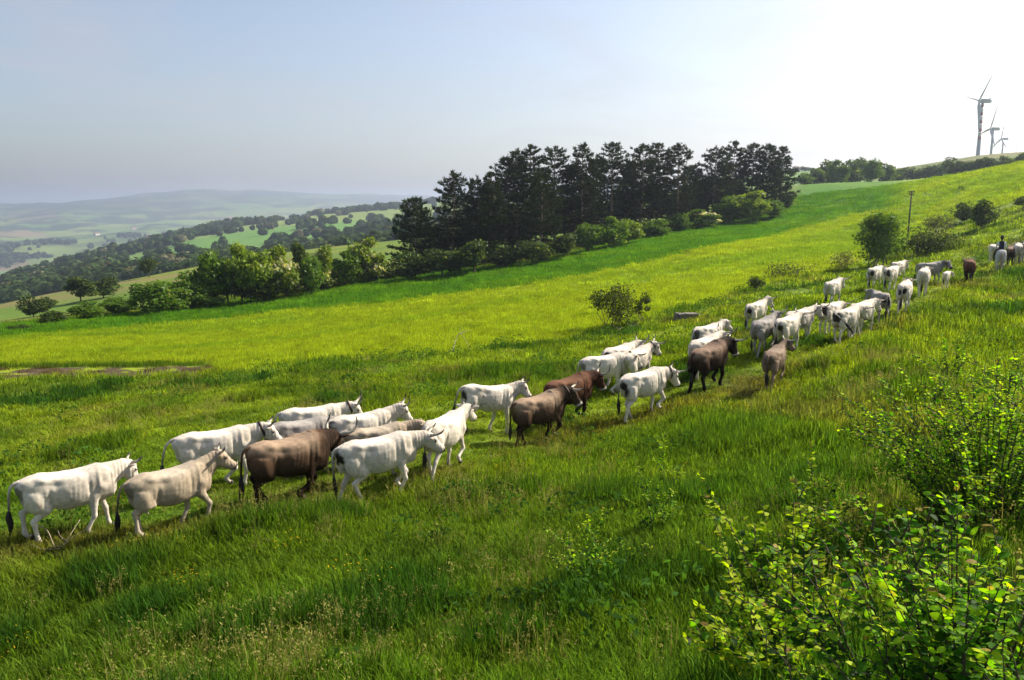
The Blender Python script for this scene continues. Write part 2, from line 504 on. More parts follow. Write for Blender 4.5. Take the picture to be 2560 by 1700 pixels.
az_f = np.linspace(-.74, .74, 390)
az_c = np.linspace(.74, 2 * math.pi - .74, 70)[1:-1]
AZG = np.concatenate([az_f, az_c])
RG = np.concatenate([[.02, .6], np.exp(np.linspace(math.log(1.2), math.log(8), 40))[:-1], np.exp(np.linspace(math.log(8), math.log(300), 340))[:-1],
                     np.exp(np.linspace(math.log(300), math.log(3000), 140))[:-1], np.exp(np.linspace(math.log(3000), math.log(14000), 90))])
gr, ga = np.meshgrid(RG, AZG, indexing='ij')
gx = (gr * np.sin(ga)).ravel(); gy = (gr * np.cos(ga)).ravel()
gz = H(gx, gy)
nr, na = len(RG), len(AZG)
ii, jj = np.meshgrid(np.arange(nr - 1), np.arange(na), indexing='ij')
jn = (jj + 1) % na
GF = np.stack([ii * na + jj, ii * na + jn, (ii + 1) * na + jn, (ii + 1) * na + jj], -1).reshape(-1, 4)[:, ::-1]
m_ground, nt = mat_new('grassland')
L = nt.links.new
at = N(nt, 'Attribute', attribute_name='tint')
geo = N(nt, 'NewGeometry')
n1 = N(nt, 'TexNoise'); n1.inputs['Scale'].default_value = 3.5; n1.inputs['Detail'].default_value = 6; n1.inputs['Roughness'].default_value = .7
L(geo.outputs['Position'], n1.inputs['Vector'])
mr = N(nt, 'MapRange'); mr.inputs['From Min'].default_value = .3; mr.inputs['From Max'].default_value = .7; mr.inputs['To Min'].default_value = .72; mr.inputs['To Max'].default_value = 1.25
L(n1.outputs['Fac'], mr.inputs['Value'])
mul = N(nt, 'Mix', data_type='RGBA', blend_type='MULTIPLY'); mul.inputs['Factor'].default_value = 1
L(at.outputs['Color'], mul.inputs['A']); L(mr.outputs[0], mul.inputs['B'])
pr = N(nt, 'BsdfPrincipled'); pr.inputs['Roughness'].default_value = .9; pr.inputs['Specular IOR Level'].default_value = .1
L(mul.outputs['Result'], pr.inputs['Base Color'])
bp = N(nt, 'Bump'); bp.inputs['Strength'].default_value = .6; bp.inputs['Distance'].default_value = .25
L(n1.outputs['Fac'], bp.inputs['Height']); L(bp.outputs[0], pr.inputs['Normal'])
out = N(nt, 'OutputMaterial'); L(pr.outputs[0], out.inputs['Surface'])
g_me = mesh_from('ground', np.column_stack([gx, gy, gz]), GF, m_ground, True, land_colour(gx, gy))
ground = obj('ground', g_me)
tag(ground, kind='structure')

# ------------------------------------------------------------------ trees
m_leaf = leaf_mat('tree leaves', trans=.42, gloss=.008, var=.12)
m_needle = leaf_mat('pine needles', trans=.12, gloss=.004, var=.10, back=(1.1, 1.1, .7))
m_bark = tint_mat('bark', rough=.9, spec=.1, nscale=6, namt=.35, bump=.6, bscale=14)

def rand_dirs(n, rs):
    v = rs.normal(size=(n, 3)); return v / np.linalg.norm(v, axis=1, keepdims=True)

def leaf_quads(C, Nrm, size, cols, rs, aspect=.55):
    """one rhombic leaf spray per centre"""
    n = len(C)
    a = np.cross(Nrm, rand_dirs(n, rs)); a /= np.linalg.norm(a, axis=1, keepdims=True) + 1e-9
    b = np.cross(Nrm, a)
    s = np.broadcast_to(size, (n,))[:, None]
    k = Nrm * s * .12
    V = np.stack([C - a * s, C - b * s * aspect + k, C + a * s, C + b * s * aspect + k], 1).reshape(-1, 3)
    Fq = np.arange(4 * n).reshape(-1, 4)
    return V, Fq, np.repeat(cols, 4, axis=0)

def broadleaf_mesh(seed, w=1.0, h=1.0, low=.12, n=2600, leaf=.035, pal=((.05, .10, .02), (.10, .17, .03)), lobes=22, tip=(.16, .20, .04), squash=1.0, gap=.0):
    """crown of leaf sprays gathered in clumps; unit size: w across, h high, base at 0"""
    rs = np.random.default_rng(seed)
    K = []
    while len(K) < lobes:
        p = rs.uniform(-1, 1, 3)
        if np.linalg.norm(p) > 1: continue
        if np.linalg.norm(p) < .35 and rs.random() < .8: continue
        K.append(p)
    K = np.array(K)
    zc = low * h + (h * (1 - low)) / 2
    Lc = np.column_stack([K[:, 0] * w * .36 * (1 - .25 * np.maximum(K[:, 2], 0)), K[:, 1] * w * .36 * (1 - .25 * np.maximum(K[:, 2], 0)), zc + K[:, 2] * h * (1 - low) * .40 * squash])
    Lr = rs.uniform(.13, .25, lobes) * w
    i = rs.integers(0, lobes, n)
    d = rand_dirs(n, rs); d[:, 2] = d[:, 2] * .85 + .08
    rad = Lr[i] * rs.uniform(.35, 1.08, n) ** .6
    jit = .82 + .36 * vnoise(d[:, 0] * 4 + i * 3.7, d[:, 2] * 4 + d[:, 1] * 3, seed)
    C = Lc[i] + d * (rad * jit)[:, None] * np.array([1, 1, .85])
    C[:, 2] = np.maximum(C[:, 2], low * h * .5)
    nr = d * .8 + rand_dirs(n, rs) * .9 + np.array([0, 0, .25]); nr /= np.linalg.norm(nr, axis=1, keepdims=True)
    t = np.clip(rs.random(lobes)[i] * .7 + rs.random(n) * .5, 0, 1)
    cols = lerp(np.array(pal[0]), np.array(pal[1]), t)
    cols = lerp(cols, np.array(tip), (rs.random(n) < .10).astype(float) * .8)
    V, Fq, cc = leaf_quads(C, nr, leaf * rs.uniform(.6, 1.35, n), cols, rs)
    return mesh_from('crown', V, Fq, m_leaf, False, cc), Lc, Lr

def blossom_mesh(seed, Lc, Lr, n, size, frac=.35, colr=(.72, .70, .50)):
    rs = np.random.default_rng(seed + 99)
    L_ = len(Lc); pick = rs.permutation(L_)[:max(2, int(L_ * frac))]
    i = pick[rs.integers(0, len(pick), n)]
    d = rand_dirs(n, rs); d[:, 2] = np.abs(d[:, 2]) * .8 - .15
    C = Lc[i] + d * (Lr[i] * rs.uniform(.75, 1.12, n))[:, None]
    V, Fq, cc = leaf_quads(C, rand_dirs(n, rs), size * rs.uniform(.6, 1.2, n), np.array(colr) * rs.uniform(.7, 1.1, n)[:, None], rs, .7)
    return mesh_from('blossom', V, Fq, m_leaf, False, cc)

def trunk_mesh(seed, h, r, Lc=None, nlimb=7, low=.12, col=(.09, .07, .05), lean=.04):
    rs = np.random.default_rng(seed + 5); mb = MB()
    top = np.array([rs.normal() * lean * h, rs.normal() * lean * h, h * .72])
    P = resample(np.array([[0, 0, -.04 * h], [top[0] * .1, top[1] * .2, h * .2], [top[0] * .6, top[1] * .5, h * .45], top]), 4)
    t = np.linspace(0, 1, len(P))
    mb.tube(P, r * np.interp(t, [0, .06, .5, 1], [1.5, 1.0, .65, .25]), 8, col=col)
    if Lc is not None:
        for c in Lc[rs.permutation(len(Lc))[:nlimb]]:
            k = rs.integers(len(P) // 4, len(P) - 2); a = P[k]
            m = a * .5 + np.array(c) * .5 + np.array([0, 0, -.03 * h])
            mb.tube(resample(np.array([a, m, c]), 3), r * np.linspace(.42, .10, 7), 6, col=col)
    return mb.mesh('trunk', m_bark)

def tree_thing(name, label, cat, group, p, crown, trunk, s=(1, 1, 1), rot=0.0, extra=None, base=True):
    root = empty(name, p, (0, 0, rot)); root.scale = s
    tag(root, label, cat, group)
    if trunk is not None: obj('trunk', trunk, root)
    obj('crown', crown, root)
    if extra is not None: obj('blossom', extra, root)
    return root

def pine_meshes(seed, h, spread, bare=.25, dens=1.0):
    rs = np.random.default_rng(seed); mb = MB(); br = MB()
    bend = rs.normal(size=2) * .02 * h
    z = np.linspace(-.4, h, 12); P = np.column_stack([bend[0] * np.sin(z / h * 2.4), bend[1] * np.sin(z / h * 2.1), z])
    bark = np.outer(np.ones(12), (.24, .18, .14))
    mb.tube(P, np.interp(z / h, [-.1, 0, .5, 1], [.30, .24, .15, .03]) * h / 15, 9, col=bark)
    C = []; Nn = []; Ax = []; Sz = []; T = []
    zz = bare * h
    while zz < h * .985:
        f = (zz / h - bare) / (1 - bare)
        prof = np.interp(f, [0, .12, .35, .65, .88, 1], [.72, 1.0, 1.0, .80, .50, .16])
        k = rs.integers(4, 7)
        a0 = rs.uniform(0, 6.28)
        for j in range(k):
            if rs.random() < .14: continue
            L_ = spread * prof * rs.uniform(.55, 1.15)
            a = a0 + j * 6.28 / k + rs.normal() * .3
            dr = np.array([math.cos(a), math.sin(a), 0]); lat = np.array([-dr[1], dr[0], 0])
            c0 = np.array([np.interp(zz, P[:, 2], P[:, 0]), np.interp(zz, P[:, 2], P[:, 1]), zz])
            rise = rs.uniform(-.10, .10) + .18 * f
            tip = c0 + dr * L_ + np.array([0, 0, rise * L_ + .10 * L_])
            midp = c0 + dr * L_ * .5 + np.array([0, 0, rise * L_ * .35])
            Bz = resample(np.array([c0, midp, tip]), 4)
            br.tube(Bz, np.linspace(.055, .012, len(Bz)) * h / 15, 5, col=(.10, .075, .06), caps=False)
            m = int(max(4, 4.6 * L_ * dens))
            for q in range(m):
                t = .28 + .72 * rs.random() ** .75
                b = Bz[int(t * (len(Bz) - 1))]
                off = lat * rs.normal() * .22 * L_ * (.35 + t * .65) + np.array([0, 0, rs.normal() * .07 + .06])
                C.append(b + off); dd = dr * .8 + lat * rs.normal() * .5 + np.array([0, 0, .45]); Nn.append(dd / np.linalg.norm(dd)); Sz.append(rs.uniform(.26, .46)); T.append(.6 * rs.random() + .4 * f)
        zz += rs.uniform(.032, .050) * h * (.75 + .3 * (1 - f))
    # leader
    for q in range(10):
        C.append(P[-1] + rs.normal(size=3) * .15 + np.array([0, 0, -.1 * q * .6])); Nn.append(np.array([0, 0, 1.])); Sz.append(.35); T.append(.8)
    C = np.array(C); Nn = np.array(Nn); Sz = np.array(Sz); T = np.array(T); n = len(C)
    # each tuft: seven needle brushes fanning up and out
    Vs = []; Cs = []
    for q in range(7):
        d = Nn + rand_dirs(n, rs) * .75; d /= np.linalg.norm(d, axis=1, keepdims=True)
        sdv = np.cross(d, rand_dirs(n, rs)); sdv /= np.linalg.norm(sdv, axis=1, keepdims=True) + 1e-9
        s = Sz[:, None] * rs.uniform(.7, 1.2, (n, 1)); o = C + rand_dirs(n, rs) * .12
        Vs.append(np.stack([o - sdv * s * .15, o + sdv * s * .15, o + d * s * 1.1 + sdv * s * .07, o + d * s * 1.1 - sdv * s * .07], 1))
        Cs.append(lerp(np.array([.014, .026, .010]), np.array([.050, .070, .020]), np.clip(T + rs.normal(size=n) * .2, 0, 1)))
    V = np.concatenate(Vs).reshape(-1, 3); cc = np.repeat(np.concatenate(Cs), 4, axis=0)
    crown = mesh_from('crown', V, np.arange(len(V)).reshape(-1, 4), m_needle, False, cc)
    return crown, mb.mesh('trunk', m_bark), br.mesh('branches', m_bark)

# --- the pine stand: picture column, base row, top row, spread factor, bare trunk share
ORD = ['first', 'second', 'third', 'fourth', 'fifth', 'sixth', 'seventh', 'eighth', 'ninth', 'tenth', 'eleventh', 'twelfth', 'thirteenth', 'fourteenth', 'fifteenth', 'sixteenth',
       'seventeenth', 'eighteenth', 'nineteenth', 'twentieth', 'twenty-first', 'twenty-second', 'twenty-third', 'twenty-fourth', 'twenty-fifth', 'twenty-sixth', 'twenty-seventh', 'twenty-eighth']
PINES = [(1040,682,500,1.5,.16),(1128,668,438,.85,.22),(1190,665,455,1.15,.20),(1230,660,442,.95,.25),(1263,640,402,.95,.30),(1294,636,383,1.0,.32),(1322,630,372,.9,.35),
         (1352,652,440,1.05,.22),(1386,630,380,1.15,.30),(1434,622,425,.95,.30),(1458,622,372,1.0,.35),(1492,598,400,1.0,.3),(1528,600,369,1.15,.25),(1568,585,410,1.0,.3),(1596,590,369,1.1,.25),
         (1640,578,367,1.0,.25),(1692,577,368,1.1,.30),(1730,560,420,1.0,.2),(1778,556,376,1.25,.20),(1833,545,362,1.15,.2),(1877,540,366,1.2,.2),(1914,535,369,1.15,.18),(1950,528,373,1.05,.10)]
PINES.sort()
for i, (px, pb, pt, sp, bare) in enumerate(PINES):
    p = place(px, pb)
    h = size_at(p, pb - pt) * 1.01
    cr, tk, bm = pine_meshes(200 + i, h, .205 * h * sp * (.85 + .3 * ((i * 37) % 10) / 10) + 1.0, bare * .62, 1.35)
    root = empty('pine_tree', p)
    nm = {0: 'low broad dark pine at the lower left end of the pine stand', len(PINES) - 1: 'dark pine at the upper right end of the pine stand, leafy to the ground',
          7: 'pine with a pale bare trunk standing forward in the pine stand'}.get(i, ORD[i] + ' dark pine counted from the lower left end of the stand')
    tag(root, nm, 'pine tree', 'pines of the dark stand')
    obj('trunk', tk, root); obj('branches', bm, root); obj('crown', cr, root)

# --- shared broadleaf shapes
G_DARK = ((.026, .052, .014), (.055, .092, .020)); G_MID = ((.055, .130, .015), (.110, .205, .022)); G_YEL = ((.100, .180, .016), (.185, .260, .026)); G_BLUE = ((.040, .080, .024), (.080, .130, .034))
def shape_set(base, pal, k, **kw):
    o = []
    for i in range(k):
        cr, Lc, Lr = broadleaf_mesh(base + i, pal=pal, **kw)
        o.append((cr, trunk_mesh(base + i, 1.0, .022, Lc), Lc, Lr))
    return o
S_DARK = shape_set(300, G_DARK, 3, n=2600, leaf=.040, low=.10)
S_MID = shape_set(320, G_MID, 4, n=2600, leaf=.042, low=.06)
S_YEL = shape_set(340, G_YEL, 3, n=2600, leaf=.042, low=.06)
S_BLUE = shape_set(360, G_BLUE, 3, n=1500, leaf=.055, low=.06)
B_MID = [blossom_mesh(320 + i, s_[2], s_[3], 520, .036) for i, s_ in enumerate(S_MID)]
B_YEL = [blossom_mesh(340 + i, s_[2], s_[3], 720, .036, .55) for i, s_ in enumerate(S_YEL)]

def grow(name, label, cat, group, shapes, k, box, rot=0.0, after=0.0, bloss=None, sink=.0, depth=None):
    """tree filling the picture box (x0, y0, x1, y1), standing on the ground at its lower edge"""
    x0, y0, x1, y1 = box
    p = place((x0 + x1) / 2, y1, after)
    if depth is not None: p = at_range((x0 + x1) / 2, depth)
    w = size_at(p, x1 - x0) * 1.38; h = size_at(p, y1 - y0) * 1.04
    s_ = shapes[k % len(shapes)]
    return tree_thing(name, label, cat, group, p - Vector((0, 0, sink)), s_[0], s_[1], (w, w, h), rot, bloss[k % len(bloss)] if bloss else None)

# tree row on the left of the pines
ROW = [('leafy_bush','small round dark green bush at the left end of the hedge row','bush',S_MID,0,(182,755,252,802),None),
 ('leafy_bush','pale green bush second from the left end of the hedge row','bush',S_MID,1,(246,745,326,790),None),
 ('leafy_tree','dark green tree at the left shoulder of the flowering row','tree',S_MID,2,(335,705,425,788),None),
 ('flowering_tree','low tree dotted with cream blossom at the left of the row','tree',S_MID,3,(385,705,468,782),B_MID),
 ('leafy_tree','mid green rounded tree between two blossoming trees','tree',S_MID,0,(432,685,512,775),None),
 ('leafy_tree','tall green tree left of the cream blossoming crown','tree',S_MID,1,(490,634,575,768),None),
 ('flowering_tree','slim tree with a crown of pale cream blossom in mid row','tree',S_YEL,0,(536,645,606,762),B_YEL),
 ('leafy_tree','tallest yellow green tree of the hedge row','tree',S_YEL,1,(563,612,650,760),None),
 ('leafy_tree','yellow green tree right of the tallest one','tree',S_YEL,2,(620,626,700,757),None),
 ('flowering_tree','tree thick with white blossom beside the dark little pine','tree',S_YEL,0,(670,612,756,748),B_YEL),
 ('leafy_tree','thin green tree right of the dark little pine','tree',S_MID,2,(752,640,806,738),None),
 ('flowering_tree','slender pale tree with sparse cream blossom','tree',S_YEL,2,(786,612,832,728),B_YEL),
 ('leafy_tree','open leafed green tree between two blossoming trees near the pines','tree',S_MID,3,(822,630,900,716),None),
 ('flowering_tree','wide tree with cream blossom touching the first pine','tree',S_YEL,1,(882,597,962,706),B_YEL),
 ('leafy_bush','dark bush below the blossoming tree at the pine edge','bush',S_DARK,0,(900,655,985,702),None),
 ('leafy_bush','low bright bush at the foot of the tall yellow green tree','bush',S_MID,1,(470,715,560,772),None),
 ('leafy_bush','dark low bush under the slim blossoming tree','bush',S_DARK,1,(600,705,690,758),None),
 ('leafy_bush','dark low bush under the white blossoming tree','bush',S_DARK,2,(680,690,760,745),None),
 ('leafy_bush','dark low bush under the slender pale tree','bush',S_DARK,0,(750,680,840,728),None)]
for i, (nm, lb, ct, sh, k, bx, bl_) in enumerate(ROW):
    grow(nm, lb, ct, 'trees and bushes of the flowering row', sh, k, bx, i * 1.7, bloss=bl_)
# bushes along the foot of the pines
FOOT = [(985,625,1075,700),(1060,620,1150,694),(1140,600,1230,686),(1225,600,1300,672),(1290,600,1370,664),(1370,585,1450,648),(1440,560,1500,632),(1485,545,1560,622),(1540,548,1600,612),(1600,550,1672,592),
        (1660,535,1720,580),(1715,525,1790,572),(1790,495,1850,560),(1830,480,1935,556),(1895,500,1960,548),(1935,485,1985,525)]
for i, bx in enumerate(FOOT):
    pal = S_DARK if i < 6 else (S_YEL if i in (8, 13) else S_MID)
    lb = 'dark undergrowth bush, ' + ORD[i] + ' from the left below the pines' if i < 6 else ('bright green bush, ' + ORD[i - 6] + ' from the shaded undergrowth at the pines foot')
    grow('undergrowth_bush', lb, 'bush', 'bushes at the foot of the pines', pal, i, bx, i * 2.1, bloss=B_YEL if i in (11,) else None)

# darker broadleaved trees standing among and behind the pines
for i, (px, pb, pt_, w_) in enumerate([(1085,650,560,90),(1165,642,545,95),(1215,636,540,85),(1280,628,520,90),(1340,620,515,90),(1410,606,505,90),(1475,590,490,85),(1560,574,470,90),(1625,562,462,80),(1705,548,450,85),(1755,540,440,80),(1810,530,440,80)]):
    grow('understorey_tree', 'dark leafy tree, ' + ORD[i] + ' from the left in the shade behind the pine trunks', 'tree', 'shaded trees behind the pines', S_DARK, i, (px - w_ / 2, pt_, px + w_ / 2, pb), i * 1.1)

# trees on the slope falling away on the left
grow('oak_tree', 'round dark oak standing alone at the left edge', 'tree', 'dark oaks on the left slope', S_DARK, 0, (57,737,112,793), .3)
grow('oak_tree', 'smaller dark oak touching the lone oak on its right', 'tree', 'dark oaks on the left slope', S_DARK, 1, (94,742,140,788), 1.1)
grow('oak_tree', 'left one of two large dark oaks in the meadow', 'tree', 'dark oaks on the left slope', S_DARK, 2, (168,693,238,757), 2.2)
grow('oak_tree', 'right one of two large dark oaks in the meadow', 'tree', 'dark oaks on the left slope', S_DARK, 0, (228,689,290,745), 4.0)
grow('oak_tree', 'upright dark tree behind the left end of the flowering row', 'tree', 'dark oaks on the left slope', S_DARK, 1, (354,661,392,712), .9, depth=205)
grow('leafy_bush', 'brownish green bush below the lone oak', 'bush', None, S_DARK, 2, (106,777,158,816), .2)
grow('leafy_bush', 'low scrap of brush at the far left of the crop field', 'bush', None, S_DARK, 1, (22,812,70,829), .2)
grow('oak_tree', 'small round tree on the crest above the flowering row', 'tree', None, S_DARK, 0, (609,600,649,628), .4, depth=290)
grow('oak_tree', 'dark little pine crown rising out of the flowering row', 'tree', None, S_DARK, 2, (726,606,778,720), 1.4)
grow('oak_tree', 'small dark tree near the far field beside the first pine', 'tree', None, S_DARK, 1, (852,590,880,608), .4, depth=420)
grow('oak_tree', 'tiny round tree left of the first pine', 'tree', None, S_BLUE, 1, (886,594,912,606), .8, depth=430)

# right-hand side: woods on the ridge, bushes on the rough slope
RIDGE = [(1990,432,2030,466),(2015,418,2060,466),(2040,404,2090,465),(2070,402,2118,463),(2095,398,2145,462),(2125,396,2172,460),(2155,398,2200,459),(2185,402,2232,457),(2205,412,2238,455)]
for i, bx in enumerate(RIDGE):
    grow('ridge_tree', 'leafy tree, ' + ORD[i] + ' from the left in the rounded copse on the skyline', 'tree', 'trees of the skyline copse', S_BLUE if i % 3 else S_MID, i, bx, i * 1.3, depth=268 + 7 * (i % 3))
RB = [(2228,410,2268,450),(2255,412,2300,448),(2290,410,2335,446),(2325,405,2370,446)]
for i, bx in enumerate(RB):
    grow('ridge_tree', 'low tree, ' + ORD[i] + ' from the left in the hedge band beyond the skyline copse', 'tree', 'trees of the ridge hedge band', S_BLUE, i + 1, bx, i * 1.9, depth=300)
RC = [(2362,392,2416,448),(2405,402,2450,442),(2430,396,2480,440),(2465,394,2510,434),(2495,384,2530,425),(2520,390,2560,420),(2545,378,2590,416)]
for i, bx in enumerate(RC):
    lb = 'dark round tree, ' + ORD[i] + ' from the left in the thicket below the wind turbines'
    grow('ridge_tree', lb, 'tree', 'trees of the thicket below the turbines', S_DARK if i < 4 else S_BLUE, i, bx, i * 2.3, depth=252 - i * 4)
grow('leafy_bush', 'tiny lone bush in the crop field below the turbines', 'bush', None, S_DARK, 0, (2398,464,2412,477), 0)

def shrub(name, label, box, seed, pal, n=1500, leaf=.05, stems=7, low=.08, depth=None, group='bushes on the rough slope', bl=None, lobes=16, cat='bush'):
    x0, y0, x1, y1 = box
    p = place((x0 + x1) / 2, y1) if depth is None else at_range((x0 + x1) / 2, depth)
    w = size_at(p, x1 - x0) * 1.22; h = size_at(p, y1 - y0) * 1.06
    cr, Lc, Lr = broadleaf_mesh(seed, w, h, low, n, leaf, pal, lobes)
    root = empty(name, p, (0, 0, 0)); tag(root, label, cat, group)
    obj('crown', cr, root)
    rs = np.random.default_rng(seed)
    for i in range(stems):
        c = Lc[rs.integers(len(Lc))]; b = np.array([rs.normal() * .10 * w, rs.normal() * .10 * w, -.1])
        mb = MB(); mb.tube(resample(np.array([b, (b + c) / 2 + rs.normal(size=3) * .06 * w, c]), 4), np.linspace(.022, .008, 9) * max(1, h / 2), 6, col=(.14, .115, .075))
        mb.build('stem', m_bark, root)
    if bl: obj('blossom', blossom_mesh(seed, Lc, Lr, 160, .045, .5), root)
    return root
shrub('hawthorn_bush', 'dark thorn bush alone on the bank behind the herd', (1476,724,1600,820), 401, ((.030,.052,.012),(.075,.105,.022)), 2600, .075, 14, .22, lobes=20)
shrub('hawthorn_bush', 'narrow bush touching the right side of the lone thorn bush', (1585,735,1632,805), 402, ((.035,.060,.014),(.080,.115,.022)), 700, .07, 6, .10, lobes=9)
shrub('slope_tree', 'upright leafy young tree left of the wooden pole', (2140,526,2250,666), 403, ((.045,.110,.014),(.105,.200,.022)), 6000, .12, 7, .02, lobes=46, cat='tree')
shrub('leafy_bush', 'light green bush at the right foot of the young tree', (2215,595,2275,645), 404, G_YEL, 800, .12, 5, .05)
shrub('bramble_hedge', 'long low flowering bramble right of the wooden pole', (2266,584,2392,634), 405, ((.030,.058,.016),(.075,.115,.025)), 2600, .12, 10, .02, bl=True, lobes=26)
shrub('hawthorn_bush', 'rounded dark bush on the rough slope above the bramble', (2372,506,2440,560), 406, G_DARK, 1500, .14, 6, .05)
shrub('hawthorn_bush', 'taller dark bush overlapping the rounded one on its right', (2418,504,2486,577), 407, ((.024,.050,.014),(.055,.090,.020)), 1900, .14, 6, .05)
shrub('leafy_bush', 'low pale bush left of the rounded dark bush', (2318,543,2384,576), 408, ((.045,.070,.022),(.095,.120,.036)), 900, .13, 5, .02)
shrub('hawthorn_bush', 'dark bush cut by the right picture edge above the rider', (2538,490,2600,520), 409, G_DARK, 900, .14, 5, .03)
shrub('leafy_bush', 'straggly pale shrub left of the young tree', (2072,626,2134,672), 410, ((.070,.095,.025),(.14,.165,.04)), 420, .10, 8, .10, bl=True)
shrub('leafy_bush', 'small dark shrub between the field and the white cows', (1868,694,1912,724), 411, G_DARK, 700, .08, 6, .05)
shrub('leafy_bush', 'low trailing scrub right of the small dark shrub', (1908,668,2030,694), 412, ((.035,.065,.016),(.080,.110,.028)), 900, .09, 8, .02, lobes=22)

# ------------------------------------------------------------------ cattle
m_coat = tint_mat('short cattle coat', rough=.8, spec=.06, nscale=14, namt=.17, bump=.25, bscale=90, sheen=.0)
m_horn = tint_mat('horn', rough=.45, spec=.4, nscale=30, namt=.2)
m_hair = tint_mat('coarse hair', rough=.7, spec=.3, nscale=60, namt=.35, bump=.5, bscale=120)
m_hoof = tint_mat('hoof', rough=.55, nscale=30)
m_eye = tint_mat('eye', rough=.12, spec=.6, nscale=1, namt=.0)
m_leather = tint_mat('leather strap', rough=.6, nscale=25)
m_bronze = tint_mat('weathered bell metal', rough=.5, spec=.6, nscale=15, namt=.35)

def remesh(V, Fc, voxel, iters=3):
    """fuse overlapping closed shapes into one continuous skin, then relax it"""
    me = bpy.data.meshes.new('tmp')
    me.from_pydata([tuple(v) for v in V.tolist()], [], Fc)
    o = bpy.data.objects.new('tmp', me); COL.objects.link(o)
    md = o.modifiers.new('r', 'REMESH'); md.mode = 'VOXEL'; md.voxel_size = voxel
    dg = bpy.context.evaluated_depsgraph_get()
    ev = o.evaluated_get(dg)
    m2 = ev.to_mesh()
    n = len(m2.vertices)
    v = np.empty(n * 3, np.float32); m2.vertices.foreach_get('co', v); v = v.reshape(-1, 3).astype(float)
    e = np.empty(len(m2.edges) * 2, np.int32); m2.edges.foreach_get('vertices', e); e = e.reshape(-1, 2)
    f = np.empty(len(m2.polygons) * 4, np.int32); m2.polygons.foreach_get('vertices', f); f = f.reshape(-1, 4)
    ev.to_mesh_clear()
    bpy.data.objects.remove(o); bpy.data.meshes.remove(me)
    deg = np.bincount(e.ravel(), minlength=n).astype(float)
    def lap(v, k):
        s = np.empty_like(v)
        for c in range(3):
            s[:, c] = np.bincount(e[:, 0], v[e[:, 1], c], n) + np.bincount(e[:, 1], v[e[:, 0], c], n)
        return v + k * (s / deg[:, None] - v)
    for _ in range(iters):
        v = lap(v, .55); v = lap(v, -.53)
    return v, f

def normals(v, f):
    a = np.cross(v[f[:, 2]] - v[f[:, 0]], v[f[:, 3]] - v[f[:, 1]])
    nn = np.zeros_like(v)
    for k in range(4):
        for c in range(3): nn[:, c] += np.bincount(f[:, k], a[:, c], len(v))
    return nn / (np.linalg.norm(nn, axis=1, keepdims=True) + 1e-12)

def ik(a, b, l1, l2, bend):
    """middle joint between a and b, bent towards the direction 'bend'"""
    a = np.array(a, float); b = np.array(b, float)
    d = b - a; L_ = np.linalg.norm(d)
    Lc = min(L_, (l1 + l2) * .995); u = d / L_
    x = (l1 * l1 - l2 * l2 + Lc * Lc) / (2 * Lc)
    h = math.sqrt(max(l1 * l1 - x * x, 0))
    p = np.array(bend, float); p -= u * p.dot(u); p /= np.linalg.norm(p)
    return a + u * x + p * h

# x, top, bottom, half width
TORSO = [(-.86,1.25,1.10,.06),(-.80,1.325,1.02,.145),(-.70,1.365,.93,.205),(-.56,1.385,.82,.245),(-.42,1.395,.74,.270),(-.25,1.372,.675,.288),
         (-.05,1.352,.61,.322),(.15,1.348,.605,.322),(.33,1.36,.625,.292),(.48,1.39,.645,.258),(.60,1.405,.655,.232),(.72,1.37,.67,.205),(.83,1.28,.70,.165),(.90,1.18,.80,.10)]
TORSO_BULL = [(-.86,1.25,1.08,.06),(-.80,1.325,.98,.16),(-.70,1.365,.88,.225),(-.56,1.385,.78,.265),(-.42,1.39,.71,.285),(-.25,1.372,.645,.30),
         (-.05,1.37,.585,.335),(.15,1.385,.575,.34),(.33,1.42,.58,.325),(.48,1.47,.59,.30),(.60,1.49,.60,.275),(.72,1.45,.59,.245),(.84,1.35,.64,.20),(.92,1.22,.76,.12)]
TORSO_CALF = [(-.80,1.24,1.08,.06),(-.74,1.32,1.0,.13),(-.64,1.365,.92,.18),(-.50,1.385,.86,.205),(-.38,1.38,.83,.21),(-.22,1.36,.80,.22),
         (-.02,1.345,.78,.235),(.15,1.345,.78,.235),(.30,1.355,.79,.215),(.43,1.38,.81,.19),(.54,1.39,.82,.17),(.64,1.35,.83,.15),(.73,1.27,.87,.12),(.78,1.18,.92,.08)]
TORSO_HORSE = [(-.86,1.22,1.10,.06),(-.82,1.34,1.02,.16),(-.72,1.45,.93,.23),(-.58,1.52,.86,.27),(-.42,1.53,.77,.28),(-.25,1.48,.75,.275),
         (-.05,1.435,.725,.29),(.15,1.43,.715,.285),(.33,1.45,.72,.26),(.46,1.49,.735,.235),(.58,1.52,.75,.21),(.70,1.46,.77,.185),(.80,1.34,.82,.15),(.87,1.22,.90,.09)]

